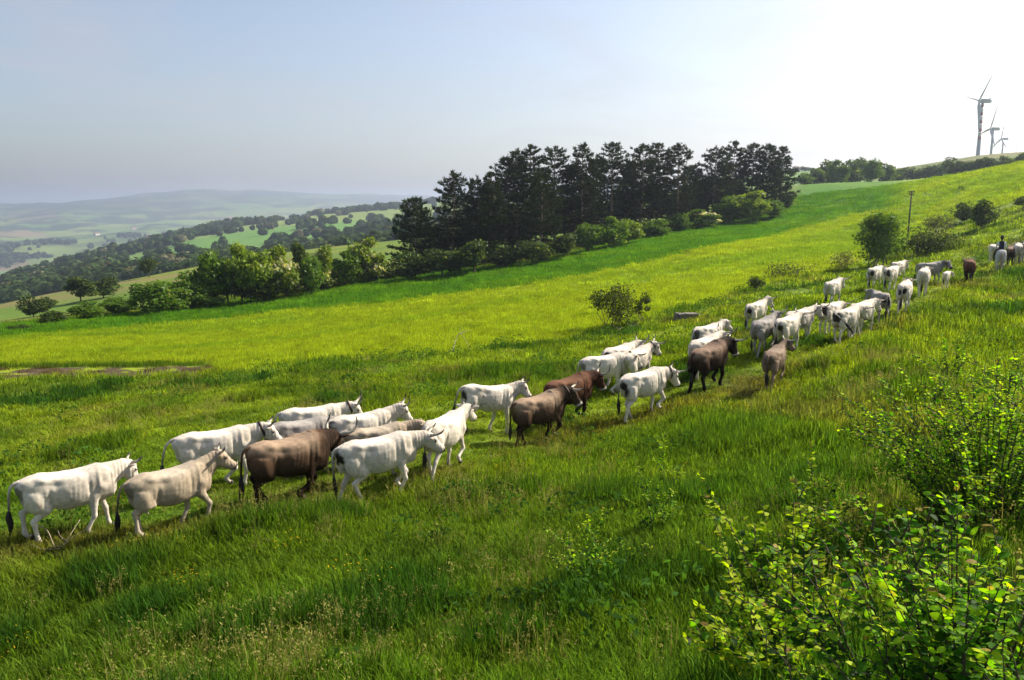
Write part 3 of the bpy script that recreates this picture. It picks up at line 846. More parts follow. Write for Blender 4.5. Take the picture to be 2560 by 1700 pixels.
def build_animal(kind, neck=(22, 0), head=(48, 0), gait=0, feet_dz=(0, 0, 0, 0), stride=.26, voxel=.024):
    """kind cow/bull/calf/horse. neck, head: (pitch, yaw) in degrees. Returns skin, joint places. x forward, z up"""
    T = {'cow': TORSO, 'bull': TORSO_BULL, 'calf': TORSO_CALF, 'horse': TORSO_HORSE}[kind]
    T = resample(T, 3)
    mb = MB()
    sec = []
    nseg = 22
    s = np.linspace(0, 1, nseg // 2 + 1)
    for x, zt, zb, w in T:
        fw = np.sin(math.pi * s ** .80) ** .60
        fw[0] = fw[-1] = 0
        zz = zt + (zb - zt) * (1 - np.cos(math.pi * s)) / 2
        right = np.column_stack([np.full(len(s), x), -w * fw, zz])
        left = np.column_stack([np.full(len(s), x), w * fw, zz])[1:-1][::-1]
        sec.append(np.vstack([right, left]))
    k = len(sec[0]); V = np.vstack(sec); Fc = []
    for i in range(len(sec) - 1):
        for j in range(k):
            j2 = (j + 1) % k
            Fc.append((i * k + j, (i + 1) * k + j, (i + 1) * k + j2, i * k + j2))
    V = np.vstack([V, sec[0].mean(0), sec[-1].mean(0)])
    for j in range(k):
        j2 = (j + 1) % k
        Fc.append((j, j2, len(V) - 2)); Fc.append(((len(sec) - 1) * k + j2, (len(sec) - 1) * k + j, len(V) - 1))
    mb.add(V, Fc)
    J = {}
    # neck
    np_, ny = R(neck[0] + (8 if kind != 'horse' else 0)), R(neck[1])
    horse = kind == 'horse'; bull = kind == 'bull'; calf = kind == 'calf'
    base = np.array([.56, 0, 1.10 + (.06 if bull else 0) + (.06 if horse else 0)])
    if calf: base = np.array([.50, 0, 1.14])
    NL = .56 if not calf else .44
    if horse: NL = .82
    ndir = np.array([math.cos(np_) * math.cos(ny), math.cos(np_) * math.sin(ny), math.sin(np_)])
    poll = base + np.array([.10, 0, .0]) + ndir * NL
    mid = base + np.array([.26, 0, .02 + .10 * math.sin(np_)]) + ndir * NL * .30
    t = np.linspace(0, 1, 9)[:, None]
    NP = base * (1 - t) ** 2 + 2 * mid * t * (1 - t) + poll * t ** 2
    tt = t[:, 0]
    hs = 1.22 if bull else 1.0
    if calf: hs = .72
    nh = np.interp(tt, [0, .3, .6, .85, 1], np.array([.29, .255, .20, .165, .125]) * hs)
    nw = np.interp(tt, [0, .3, .6, .85, 1], np.array([.225, .165, .125, .108, .092]) * hs)
    if horse: nh = np.interp(tt, [0, .5, 1], [.30, .20, .13]); nw = np.interp(tt, [0, .5, 1], [.17, .10, .08])
    mb.tube(NP, nw, 14, nh, up=(0, 0, 1))
    if not horse:
        # dewlap
        dw = []
        for i in range(len(NP)):
            tn = NP[min(i + 1, 8)] - NP[max(i - 1, 0)]; tn /= np.linalg.norm(tn)
            side = np.cross((0, 0, 1), tn); side /= np.linalg.norm(side); dn = -np.cross(tn, side)
            dw.append(NP[i] + dn * nh[i] * .92)
        dw = np.array(dw)[:8]
        dw = np.vstack([[[.80, 0, .74]], dw]) if not calf else dw
        dd = np.linspace(.10, .03, len(dw)) * (1.25 if bull else 1.0) * (.5 if calf else 1)
        mb.tube(dw, dd * .30 + .008, 8, dd, up=(0, 0, 1))
    # head
    hp, hy = R(head[0] + (10 if kind != 'horse' else 0)), R(head[1] + neck[1])
    f = np.array([math.cos(hp) * math.cos(hy), math.cos(hp) * math.sin(hy), -math.sin(hp)])
    side = np.array([-math.sin(hy), math.cos(hy), 0]); u = np.cross(f, side)
    hk = .80 if calf else (1.10 if bull else 1.0)
    if horse:
        HS = [(-.06,.07,.07,.0),(.02,.115,.095,-.01),(.14,.135,.10,-.02),(.26,.115,.085,-.01),(.40,.078,.065,.0),(.52,.078,.068,.0),(.585,.055,.052,-.005)]
    else:
        HS = [(-.075,.07,.09,.01),(-.01,.130,.126,-.005),(.09,.160,.134,-.035),(.18,.160,.124,-.05),(.29,.128,.098,-.035),(.38,.104,.092,-.02),(.44,.104,.106,-.015),(.485,.088,.094,-.016),(.515,.05,.06,-.018)]
    HS = resample(HS, 2)
    HP = np.array([poll + hk * (f * a + u * c) for a, h, w, c in HS])
    mb.tube(HP, HS[:, 2] * hk, 14, HS[:, 1] * hk, up=u, power=2.3)
    if not horse:   # brows
        for sgn in (-1, 1):
            mb.tube([poll + hk * (f * .10 + side * sgn * .095 + u * .045), poll + hk * (f * .17 + side * sgn * .10 + u * .04)], .032 * hk, 8)
    J.update(poll=poll, f=f, side=side, u=u, hk=hk, neckP=NP, nh=nh, nw=nw)
    # legs
    lk = 1.0
    ph = [0, .5, .75, .25] if gait >= 0 else [0, 0, 0, 0]
    phases = [((gait * .17) + p) % 1 for p in ph]       # LF RF LH RH
    legs = []
    thick = {'cow': 1.0, 'bull': 1.22, 'calf': .78, 'horse': .95}[kind]
    hoofs = []
    for li, (fx, sg) in enumerate([(.50, 1), (.50, -1), (-.58, 1), (-.58, -1)]):
        if calf: fx *= .88
        front = li < 2
        if gait < 0:
            off, lift = (.03 if front else .0), 0
        else:
            p = phases[li]
            if p < .62:   off, lift = stride * (1 - 2 * p / .62), 0
            else:
                q = (p - .62) / .38; off, lift = stride * (-1 + 2 * q), .13 * math.sin(math.pi * q)
        yy = sg * (.155 if front else .145) * (.75 if calf else 1)
        foot = np.array([fx + off, yy * (.9 if gait >= 0 else 1), feet_dz[li] + lift])
        if front:
            top = np.array([fx + .09 + .15 * off, yy * 1.02, .98]); elbow = np.array([fx - .01 + .30 * off, yy, .80 if not horse else .86])
            fet = foot + np.array([-.045 - (.05 if lift > .02 else 0), 0, .125 + (.03 if lift > .02 else 0)])
            knee = ik(elbow, fet, .415 if not horse else .44, .30 if not horse else .33, (1, 0, 0))
            pts = [(*(top + np.array([.03, 0, .12])), .15, .06), (*top, .165, .085), (*elbow, .130, .088), (*(elbow * .55 + knee * .45), .083, .066), (*(elbow * .15 + knee * .85), .058, .053), (*knee, .062, .058),
                   (*(knee * .75 + fet * .25), .046, .044), (*(knee * .3 + fet * .7), .043, .042), (*fet, .053, .050), (*(fet * .45 + foot * .55), .046, .046), (*(foot + np.array([.012, 0, .03])), .052, .050)]
        else:
            hip = np.array([-.54 + .10 * off, yy * .95, 1.08]); stifle = np.array([-.36 + .42 * off, yy * 1.12, .80])
            fet = foot + np.array([-.05 - (.05 if lift > .02 else 0), 0, .125 + (.03 if lift > .02 else 0)])
            hock = ik(stifle, fet, .405, .40, (-1, 0, .15))
            pts = [(*hip, .235, .125), (*(hip * .5 + stifle * .5 + np.array([-.10, 0, -.05])), .225, .128), (*(stifle + np.array([-.095, 0, -.055])), .175, .105),
                   (*(stifle * .50 + hock * .50), .098, .066), (*(stifle * .14 + hock * .86), .064, .050), (*hock, .069, .053),
                   (*(hock * .78 + fet * .22), .053, .047), (*(hock * .3 + fet * .7), .045, .043), (*fet, .055, .052), (*(fet * .45 + foot * .55), .048, .047), (*(foot + np.array([.012, 0, .03])), .053, .051)]
        pts = np.array(pts)
        pts[:, 3:] *= (thick if not front or True else 1)
        pts[3:, 3:] *= 1.0
        q = resample(pts, 3)
        mb.tube(q[:, :3], np.maximum(q[:, 4], .02), 10, np.maximum(q[:, 3], .02), up=(1, 0, 0))
        hoofs.append((foot, lift))
    J['hoofs'] = hoofs
    V = np.vstack(mb.V)
    v, f4 = remesh(V, mb.F, voxel, 4)
    # muscle and bone under the skin
    nn = normals(v, f4)
    d = np.zeros(len(v))
    up_ = 0 if not horse else .08
    def bump(c, s_, a):
        nonlocal d
        for sg in (-1, 1):
            q = (v - np.array([c[0], c[1] * sg, c[2] + up_])) / np.array(s_)
            d += a * np.exp(-(q ** 2).sum(1))
    cm = .4 if calf else (.6 if horse else 1.0)
    if not calf:
        bump((-.42, .22, 1.32), (.10, .09, .05), .036 * cm)
        bump((-.80, .10, 1.22), (.06, .06, .06), .03 * cm)
        bump((-.20, .27, 1.20), (.15, .14, .085), -.036 * cm)
        bump((-.58, .24, 1.02), (.13, .14, .16), .030)
        bump((-.32, .26, .92), (.035, .16, .19), -.036)
        bump((.56, .22, 1.14), (.042, .12, .20), .028)
        bump((.64, .19, .98), (.08, .12, .09), .028)
        bump((.38, .27, 1.02), (.035, .14, .24), -.026)
        bump((.80, .16, 1.12), (.05, .14, .14), -.026)
        rib = (np.sin(v[:, 0] * 2 * math.pi / .085 - v[:, 2] * 6) * .0022) * np.exp(-((v[:, 0] - .12) / .2) ** 2) * np.exp(-((v[:, 2] - 1.0) / .22) ** 2) * (np.abs(v[:, 1]) > .15)
        d += rib
        # loose folds on the neck, unevenness everywhere
        nk = sstep(.72, .9, v[:, 0]) * (v[:, 2] > .7)
        d += nk * .005 * np.sin(v[:, 0] * 2 * math.pi / .07 + 4 * fbm(v[:, 0] * 6, v[:, 2] * 3, 7, 2))
        d += (fbm(v[:, 0] * 9 + v[:, 1] * 4, v[:, 2] * 9, 13, 3) - .5) * .014 * (v[:, 2] > .5)
    v = v + nn * d[:, None]
    return v, f4, J

def coat_colours(v, kind, pal, seed, J, stain=.7):
    """hide markings of the breed in the animal's own frame"""
    x, y, z = v[:, 0], v[:, 1], v[:, 2]
    n = fbm(x * 3 + seed, z * 3 + y * 2 + seed * .37, seed, 3); n2 = fbm(x * 9 + y * 5, z * 9 + seed, seed + 5, 3)
    base, dark, light = [np.array(c) for c in pal]
    c = np.tile(base, (len(v), 1)).astype(float)
    poll, f, u, side, hk = J['poll'], J['f'], J['u'], J['side'], J['hk']
    hl = (v - poll) @ f / hk; hu = (v - poll) @ u / hk; hs = (v - poll) @ side / hk
    inhead = (hl > -.05) & (np.abs(hs) < .16) & (np.abs(hu) < .2) & (x > .75 if kind != 'calf' else x > .6)
    if kind == 'horse':
        c = lerp(c, dark, sstep(.45, .7, n) * .35 + (z < .5) * .5)
        c = lerp(c, dark * .5, sstep(.47, .58, hl) * inhead)
        return c * (.92 + .16 * n2)[:, None]
    # darker neck and shoulder, pale barrel
    c = lerp(c, dark, sstep(.42, .80, x) * .55 * sstep(.3, .6, n + .1) * ~inhead)
    c = lerp(c, dark * .7, sstep(.36, .46, hl) * inhead * .6)
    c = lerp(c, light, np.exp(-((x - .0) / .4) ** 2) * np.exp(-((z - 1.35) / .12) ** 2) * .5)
    c = lerp(c, dark, sstep(.54, .76, n) * .28 + sstep(.58, .78, n2) * .14)
    if pal is PAL_BROWN or pal is PAL_BULL or pal is PAL_RED:
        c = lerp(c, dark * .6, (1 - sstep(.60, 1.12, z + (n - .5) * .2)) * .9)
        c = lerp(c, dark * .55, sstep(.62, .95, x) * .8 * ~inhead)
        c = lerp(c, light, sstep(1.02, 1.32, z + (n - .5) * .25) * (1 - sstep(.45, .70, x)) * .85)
        c = lerp(c, dark * .8, inhead * .6)
    else:
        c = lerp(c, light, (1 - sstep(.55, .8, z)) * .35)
        c = lerp(c, np.array([.17, .125, .08]), (1 - sstep(.04, .34, z)) * sstep(.35, .6, n2) * .55)
        c = lerp(c, np.array([.22, .165, .11]), sstep(.58, .74, n2 * .6 + n * .4) * (1 - sstep(.75, 1.0, z)) * sstep(.5, .6, z) * .5)
        # soiled buttock where the tail sweeps, with the rump's shade painted in
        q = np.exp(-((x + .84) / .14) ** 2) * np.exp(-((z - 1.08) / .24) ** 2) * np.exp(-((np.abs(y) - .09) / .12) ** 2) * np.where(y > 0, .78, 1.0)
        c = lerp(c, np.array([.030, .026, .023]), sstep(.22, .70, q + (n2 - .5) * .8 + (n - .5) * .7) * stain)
    # face: pale muzzle ring, dark nose pad, dark round the eyes
    pale = np.array([.55, .52, .46])
    if pal is PAL_BROWN or pal is PAL_BULL or pal is PAL_RED:
        c = lerp(c, pale, np.exp(-((hl - .435) / .03) ** 2) * inhead * .9)
    c = lerp(c, np.array([.025, .022, .022]), sstep(.445, .475, hl) * inhead)
    eye = np.exp(-(((hl - .165) / .05) ** 2 + ((hu - .045) / .042) ** 2)) * (np.abs(hs) > .06) * inhead
    c = lerp(c, np.array([.05, .045, .04]), eye * .85)
    return c * (.93 + .14 * n2)[:, None]

PAL_WHITE = [(.60, .545, .465), (.40, .35, .29), (.70, .655, .585)]
PAL_GREY = [(.27, .25, .23), (.17, .16, .15), (.43, .40, .37)]
PAL_BEIGE = [(.37, .305, .225), (.27, .21, .15), (.50, .455, .385)]
PAL_BROWN = [(.095, .058, .036), (.028, .017, .011), (.34, .245, .17)]
PAL_BULL = [(.042, .024, .015), (.013, .009, .007), (.23, .16, .115)]
PAL_RED = [(.110, .045, .023), (.035, .017, .011), (.155, .08, .048)]
PAL_TAUPE = [(.20, .145, .105), (.10, .072, .052), (.29, .23, .18)]
PAL_HORSE = [(.50, .49, .48), (.26, .25, .25), (.6, .6, .6)]
PALS = dict(white=PAL_WHITE, grey=PAL_GREY, beige=PAL_BEIGE, brown=PAL_BROWN, bull=PAL_BULL, red=PAL_RED, taupe=PAL_TAUPE, horse=PAL_HORSE)

def ear_mesh(root, out_dir, up_dir, ln, col):
    P = []; 
    out_dir = np.array(out_dir) / np.linalg.norm(out_dir)
    wd = np.cross(out_dir, up_dir); wd /= np.linalg.norm(wd)
    mb = MB()
    t = np.linspace(0, 1, 8)
    P = root + out_dir * (t * ln)[:, None] + np.array(up_dir) * (.25 * ln * np.sin(t * 2.2) * .35)[:, None]
    w = np.interp(t, [0, .2, .5, .8, 1], [.020, .045, .055, .035, .004]) * ln / .19
    mb.tube(P, w, 8, w * .28 + .003, up=up_dir, col=col)
    return mb

def horn_curve(style, sg, J, size):
    poll, f, side, u, hk = J['poll'], J['f'], J['side'] * sg, J['u'], J['hk']
    up = -f * .55 + u * .85; up /= np.linalg.norm(up)      # out of the top of the head
    fw = f * .6 + u * .7; fw /= np.linalg.norm(fw)
    base = poll + hk * (f * .0 + u * .055 + side * .075)
    K = {'lyre': [(0, 0, 0), (.09, .03, .0), (.19, .08, .03), (.24, .18, .05), (.23, .29, .03), (.20, .38, -.02)],
         'out': [(0, 0, 0), (.10, .015, .01), (.21, .05, .05), (.30, .12, .10), (.34, .22, .12), (.345, .30, .10)],
         'short': [(0, 0, 0), (.06, .02, .0), (.12, .06, .02), (.15, .12, .04), (.155, .17, .05)],
         'fwd': [(0, 0, 0), (.09, .02, .03), (.17, .05, .10), (.22, .10, .17), (.23, .17, .21)]}[style]
    P = np.array([base + size * (side * a + up * b + fw * c) for a, b, c in K])
    return resample(P, 4)

animal_records = []
def animal(name, label, cat, group, kind, pal, px, py, heading, scale=1.0, neck=(22, 0), head=(48, 0), gait=0, horns='lyre', hsize=1.0,
           tail=(.12, 0, 0), collar=False, bell=False, stain=.7, eartag=False, pos=None, voxel=.024, stride=.27, seed=None):
    """stand one animal on the ground at the picture position of its hooves, heading in degrees from +X towards +Y"""
    p = Vector(pos) if pos is not None else place(px, py)
    h = R(heading); cd, sd = math.cos(h), math.sin(h)
    g = (Hs(p.x + cd * .6 * scale, p.y + sd * .6 * scale) - Hs(p.x - cd * .6 * scale, p.y - sd * .6 * scale)) / (1.2 * scale)
    pitch = -math.atan(g)
    scale *= .955
    root = empty(name, (p.x, p.y, p.z), (0, 0, 0), scale)
    root.rotation_euler = Euler((0, pitch, h), 'XYZ')
    tag(root, label, cat, group)
    Mx = Matrix.LocRotScale(root.location, root.rotation_euler, root.scale); Mi = Mx.inverted()
    dz = []
    for fx, fy in [(.5, .15), (.5, -.15), (-.58, .15), (-.58, -.15)]:
        q = Mx @ Vector((fx, fy, 0))
        dz.append(max(-.16, min(.16, (Hs(q.x, q.y) - q.z) / scale)) - .015)
    sd_ = seed if seed is not None else (len(animal_records) * 7 + 11)
    rs = random.Random(sd_)
    v, f4, J = build_animal(kind, neck, head, gait, dz, stride, voxel)
    P = PALS[pal]
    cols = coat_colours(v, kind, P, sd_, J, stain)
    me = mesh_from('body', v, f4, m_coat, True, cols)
    body = obj('body', me, root)
    poll, f, side, u, hk = J['poll'], J['f'], J['side'], J['u'], J['hk']
    browny = pal in ('brown', 'bull', 'red')
    ec = np.array(P[1]) * 1.2
    for sg in (-1, 1):
        r0 = poll + hk * (f * .035 + side * sg * .085 - u * .005)
        if kind == 'horse':
            o_ = u * .5 - f * .8 + side * sg * .25; ear_mesh(poll + hk * (side * sg * .05), o_, side * sg, .16, ec).build('ear', m_coat, root)
        else:
            ear_mesh(r0, side * sg * 1.0 - f * .18 + u * (.10 + rs.uniform(-.12, .15)), -f * .9 + u * .3, .26 * hk, ec).build('ear', m_coat, root)
        eb = MB()
        e0 = poll + hk * (f * .165 + side * sg * .126 + u * .04)
        eb.tube([e0 - f * .019 * hk, e0 - f * .012 * hk, e0, e0 + f * .012 * hk, e0 + f * .019 * hk], np.array([.006, .017, .022, .017, .006]) * hk, 8, col=(.012, .01, .009))
        eb.build('eye', m_eye, root)
        if horns and kind != 'horse':
            C = horn_curve(horns, sg, J, hsize * hk * 1.2)
            t = np.linspace(0, 1, len(C))
            hb = MB()
            col = np.outer(1 - sstep(.45, .75, t), (.42, .37, .28)) + np.outer(sstep(.45, .75, t), (.035, .03, .028))
            hb.tube(C, np.interp(t, [0, .3, .7, 1], [.038, .033, .022, .006]) * (.8 + .2 * hsize) * hk, 9, col=col)
            hb.build('horn', m_horn, root)
    # tail
    tb = np.array([-.835, 0, 1.29]) if kind not in ('horse', 'calf') else (np.array([-.84, 0, 1.30]) if kind == 'horse' else np.array([-.78, 0, 1.27]))
    back, sw, lift = tail
    tl = .82 if kind != 'calf' else .6
    K = [tb + np.array([.06, 0, .03]), tb + np.array([-.05, 0, .0]), tb + np.array([-.09 - back * .3, sw * .15, -.12 + lift * .3]), tb + np.array([-.08 - back * .7, sw * .45, -.40 * tl / .82 + lift * .6]), tb + np.array([-.06 - back, sw * .75, -.66 * tl / .82 + lift])]
    C = resample(np.array(K), 5)
    t = np.linspace(0, 1, len(C))
    tm = MB()
    if kind == 'horse':
        E = K[-1] + np.array([-back * .2, 0, -.35]); C = resample(np.array(K + [E]), 5); t = np.linspace(0, 1, len(C))
        tm.tube(C, np.interp(t, [0, .15, .5, .85, 1], [.035, .05, .075, .06, .01]), 10, col=(.30, .22, .15))
        tm.build('tail', m_hair, root)
    else:
        tc = np.outer(1 - sstep(.35, .85, t), np.array(P[0]) * .9) + np.outer(sstep(.35, .85, t), np.array(P[1]) * .4)
        tm.tube(C, np.interp(t, [0, .12, .5, 1], [.045, .036, .024, .018]), 8, col=tc)
        tl_o = tm.build('tail', m_coat, root)
        # switch of long dark hair at its tip: strands round the end of the tail
        sb = MB(); end = C[-1]; tv = C[-1] - C[-4]; tv /= np.linalg.norm(tv)
        for i in range(13):
            a = rs.uniform(0, 6.28); ra = rs.uniform(.0, .035); 
            o0 = end - tv * rs.uniform(.02, .16) + np.array([math.cos(a) * ra * .4, math.sin(a) * ra * .4, 0])
            dv = tv * .45 + np.array([-back * .25, sw * .3, -.75 + lift * .35]); dv /= np.linalg.norm(dv)
            ln = rs.uniform(.26, .46) * tl / .82
            o1 = o0 + dv * ln * .5 + np.array([math.cos(a), math.sin(a), 0]) * ra * 1.1; o2 = o0 + dv * ln + np.array([math.cos(a), math.sin(a), 0]) * ra * .7
            sb.tube(resample(np.array([o0, o1, o2]), 3), np.array([.016, .021, .023, .022, .018, .011, .003]), 5, col=(.020, .017, .015))
        sw_o = sb.build('tail_switch', m_hair, root)
    # hooves
    for (ft, lf) in J['hoofs']:
        hb = MB(); tiltx = .03 if lf > .02 else 0
        C = np.array([ft + (-.002, 0, .075), ft + (.012, 0, .045), ft + (.026 - tiltx, 0, .012), ft + (.03 - tiltx, 0, 0)])
        hb.tube(C, [.043, .047, .051, .051], 10, [.045, .051, .060, .060], up=(1, 0, 0), col=(.045, .040, .036))
        hb.build('hoof', m_hoof, root)
    if collar:
        NP, nh, nw = J['neckP'], J['nh'], J['nw']
        i = 6; c = NP[i]; tn = NP[7] - NP[5]; tn /= np.linalg.norm(tn)
        sd2 = np.cross((0, 0, 1), tn); sd2 /= np.linalg.norm(sd2); un = np.cross(tn, sd2)
        cb = MB(); th = np.linspace(0, 2 * math.pi, 28, endpoint=False); ring = []
        for dx, rr in [(-.028, .004), (-.028, .016), (.028, .016), (.028, .004)]:
            ring.append(c + tn * dx + np.outer(np.cos(th), sd2) * (nw[i] + rr + .008) + np.outer(np.sin(th), un) * (nh[i] + rr + .012) - un * .012)
        Vv = np.vstack(ring); kk = len(th); Fq = []
        for a in range(4):
            b = (a + 1) % 4
            for j in range(kk): Fq.append((a * kk + j, a * kk + (j + 1) % kk, b * kk + (j + 1) % kk, b * kk + j))
        cb.add(Vv, Fq, (.045, .028, .020))
        co = cb.build('collar', m_leather, root)
        if bell:
            b0 = c - un * (nh[i] + .05); bb = MB(); t5 = np.array([0, .02, .05, .12, .16])
            bb.tube(b0 + np.outer(t5, (0, 0, -1)), [.02, .045, .055, .062, .07], 12, col=(.11, .085, .055))
            bb.build('bell', m_bronze, co)
    if eartag:
        eb = MB(); e1 = poll + hk * (f * .0 - side * .22 + u * .0)
        eb.box(e1, (.012, .05, .06), col=(.75, .50, .02)); eb.build('ear_tag', m_leather, root, smooth=False)
    animal_records.append((root, label))
    return root

# the herd, from the left: picture place of the hooves, heading, look
HERD = 'cattle of the walking herd'
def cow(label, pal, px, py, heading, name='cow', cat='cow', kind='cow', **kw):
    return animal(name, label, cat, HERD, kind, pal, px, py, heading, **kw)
cow('greyish white cow at the far left end of the herd', 'white', 178, 1342, 38, neck=(8, 14), head=(58, 0), gait=0, horns='short', hsize=.9, tail=(.10, .05, 0), seed=3)
cow('beige cow with small horns and a yellow ear tag, head raised', 'beige', 432, 1331, 48, neck=(30, -6), head=(36, -8), gait=3, horns='short', hsize=.7, tail=(.10, .25, 0), eartag=True, scale=.97, stain=.5)
cow('white cow with brown collar and bell behind the beige cow', 'white', 545, 1224, 30, neck=(12, -6), head=(46, -6), gait=4, horns='short', hsize=.9, tail=(.22, 0, .04), collar=True, bell=True, stain=.1, scale=1.04)
cow('large taupe brown ox with tall lyre horns near the front of the herd', 'brown', 718, 1258, 40, name='brown_ox', cat='ox', neck=(2, 16), head=(58, 10), gait=1, horns='lyre', hsize=.95, tail=(.08, 0, 0), scale=1.07, kind='bull', seed=5)
cow('white cow nearest the tall grass, stepping right with lowered head', 'white', 950, 1248, 30, neck=(0, -4), head=(40, -4), gait=5, horns='fwd', hsize=.8, tail=(.05, 0, 0), stain=1.0, scale=1.03)
cow('white cow walking straight uphill, seen from behind', 'white', 1112, 1180, 66, neck=(20, -4), head=(40, 0), gait=2, horns='short', hsize=.5, tail=(.04, 0, 0), stain=.8)
cow('white cow with dark collar and upright horns, farthest of the left bunch', 'white', 782, 1142, 30, neck=(14, -8), head=(50, -10), gait=3, horns='lyre', hsize=.8, tail=(.08, 0, 0), collar=True, stain=.2)
cow('dark grey backed cow half hidden among the left bunch', 'grey', 752, 1178, 34, neck=(0, 10), head=(60, 0), gait=1, horns='short', hsize=.6, stain=0, scale=.96)
cow('white cow with raised head in the middle of the left bunch', 'white', 908, 1164, 34, neck=(24, -8), head=(52, -6), gait=4, horns='lyre', hsize=.62, tail=(.05, 0, 0), stain=.9)
cow('small brown calf squeezed between white cows', 'taupe', 782, 1190, 34, name='calf', cat='calf', kind='calf', scale=.83, neck=(0, 0), head=(50, 0), gait=2, horns=None, stain=.0)
cow('hornless grey beige heifer looking over the nearest white cow', 'beige', 952, 1192, 28, neck=(10, -10), head=(34, -8), gait=0, horns=None, stain=0, scale=.92)
cow('white cow with head held high walking alone ahead of the bunch', 'white', 1208, 1080, 32, neck=(32, -8), head=(42, -10), gait=3, horns='short', hsize=.9, tail=(.16, 0, .03), stain=1.0)
cow('dark brown ox with collar walking in front of the reddish one', 'brown', 1345, 1110, 38, name='brown_ox', cat='ox', kind='bull', neck=(18, -12), head=(48, -14), gait=2, horns='fwd', hsize=.85, tail=(.08, 0, 0), collar=True, seed=9)
cow('reddish brown ox behind the dark brown one', 'red', 1422, 1056, 38, name='brown_ox', cat='ox', kind='bull', neck=(8, -8), head=(58, -8), gait=5, horns='lyre', hsize=.75, seed=14)
cow('white cow with wide dark neck strap walking right', 'white', 1510, 990, 26, neck=(8, -8), head=(54, -8), gait=1, horns='fwd', hsize=.8, collar=True, stain=.7, scale=1.04)
cow('white cow with lyre horns seen from behind, topmost of the middle group', 'white', 1548, 958, 46, neck=(16, -8), head=(46, 0), gait=2, horns='lyre', hsize=.8, stain=1.0)
cow('white cow with hanging bell behind the strapped one', 'white', 1592, 968, 52, neck=(20, -14), head=(56, -18), gait=4, horns='out', hsize=.8, collar=True, bell=True, stain=.3)
cow('white cow with lowered head in front of the dark bull', 'white', 1610, 1042, 36, neck=(-4, -6), head=(62, -6), gait=2, horns='out', hsize=.8, tail=(.05, .05, 0), stain=1.0, collar=True, scale=1.03)
cow('black brown bull with heavy dark neck', 'bull', 1772, 972, 44, name='bull', cat='bull', kind='bull', neck=(12, -12), head=(62, -10), gait=5, horns='out', hsize=.75, tail=(.03, 0, 0), scale=1.06, seed=21)
cow('cream white cow directly behind the black brown bull', 'white', 1762, 938, 46, neck=(14, -6), head=(52, -6), gait=1, horns='out', hsize=.9, stain=.1, seed=31)
cow('hornless white cow half hidden behind the cream one', 'white', 1768, 900, 42, neck=(22, -6), head=(40, -6), gait=3, horns=None, stain=.9)
cow('white cow standing apart above the grey one', 'white', 1890, 826, 46, neck=(24, -12), head=(54, -14), gait=-1, horns='out', hsize=.6, stain=1.0)
cow('grey cow with dark tail stepping uphill', 'grey', 1908, 884, 50, neck=(24, -8), head=(52, 0), gait=2, horns='lyre', hsize=.8, tail=(.10, .05, 0), stain=.1)
cow('white cow with wide horns right of the grey cow', 'white', 1966, 880, 48, neck=(16, -6), head=(56, -6), gait=4, horns='out', hsize=1.0, tail=(.08, 0, 0), stain=1.0)
cow('white cow half hidden behind the wide horned one, head turned right', 'white', 1998, 858, 38, neck=(16, -10), head=(56, -14), gait=0, horns='out', hsize=.8, stain=.8)
cow('slim taupe young bull walking below the others', 'taupe', 1934, 968, 58, name='young_bull', cat='bull', neck=(26, -16), head=(34, -14), gait=2, horns='out', hsize=.65, tail=(.06, 0, 0), stain=.4, scale=.93)
cow('white cow grazing off above the line, seen from behind', 'white', 2080, 766, 50, neck=(14, -8), head=(58, -8), gait=-1, horns='out', hsize=.7, stain=.3)
cow('white cow with tail swung out to the left', 'white', 2072, 838, 46, neck=(10, -4), head=(56, -4), gait=3, horns='out', hsize=.7, tail=(.42, .30, .18), stain=1.0)
cow('white cow with black tail swung across its flank', 'white', 2112, 858, 42, neck=(10, -12), head=(58, -10), gait=1, horns='fwd', hsize=.8, tail=(.02, -.75, .30), stain=1.0)
cow('white cow with dark forehead hidden beyond the tail swinging one', 'white', 2152, 838, 42, neck=(12, -8), head=(56, -8), gait=4, horns='fwd', hsize=.7, stain=.2)
cow('grey white cow turned away uphill, head to the left', 'grey', 2196, 806, 82, neck=(16, 14), head=(52, 10), gait=2, horns='short', hsize=.5, stain=1.0, scale=.98)
cow('large white cow leading the trodden track with dark neck strap', 'white', 2258, 780, 58, neck=(16, -6), head=(54, -6), gait=5, horns='short', hsize=.5, collar=True, tail=(.06, .05, 0), stain=1.0)
cow('cream white cow directly ahead of the large white one', 'white', 2305, 740, 60, neck=(18, -10), head=(52, -12), gait=3, horns='short', hsize=.6, stain=.1)
cow('grey cow standing across the slope and looking back at the camera', 'grey', 2322, 712, 14, neck=(16, -26), head=(40, -62), gait=-1, horns='short', hsize=.8, collar=True, bell=True, stain=0, scale=.96)
cow('small white calf walking alone', 'white', 2363, 724, 52, name='calf', cat='calf', kind='calf', scale=.70, neck=(6, -26), head=(46, -20), gait=1, horns=None, stain=0)
cow('brown ox between the white calf and the rider', 'red', 2420, 707, 66, name='brown_ox', cat='ox', kind='bull', neck=(10, -4), head=(54, -8), gait=4, horns='lyre', hsize=.7, scale=.95, seed=41)
cow('white cow with black tail, left of the pair below the young tree', 'white', 2184, 726, 50, neck=(12, -6), head=(58, -4), gait=-1, horns='out', hsize=.9, tail=(.03, 0, 0), stain=1.0)
cow('white cow in front of the horned pair below the young tree', 'white', 2224, 729, 50, neck=(6, -6), head=(58, -8), gait=1, horns='out', hsize=.8, tail=(.08, 0, 0), stain=1.0)
cow('white cow with curved horns behind the pair below the young tree', 'white', 2242, 708, 46, neck=(18, -10), head=(58, -14), gait=3, horns='lyre', hsize=.7, stain=.4)
cow('white cow half hidden left of the grey horse', 'white', 2480, 657, 66, neck=(-10, 0), head=(60, 0), gait=2, horns=None, stain=.4, scale=.95)
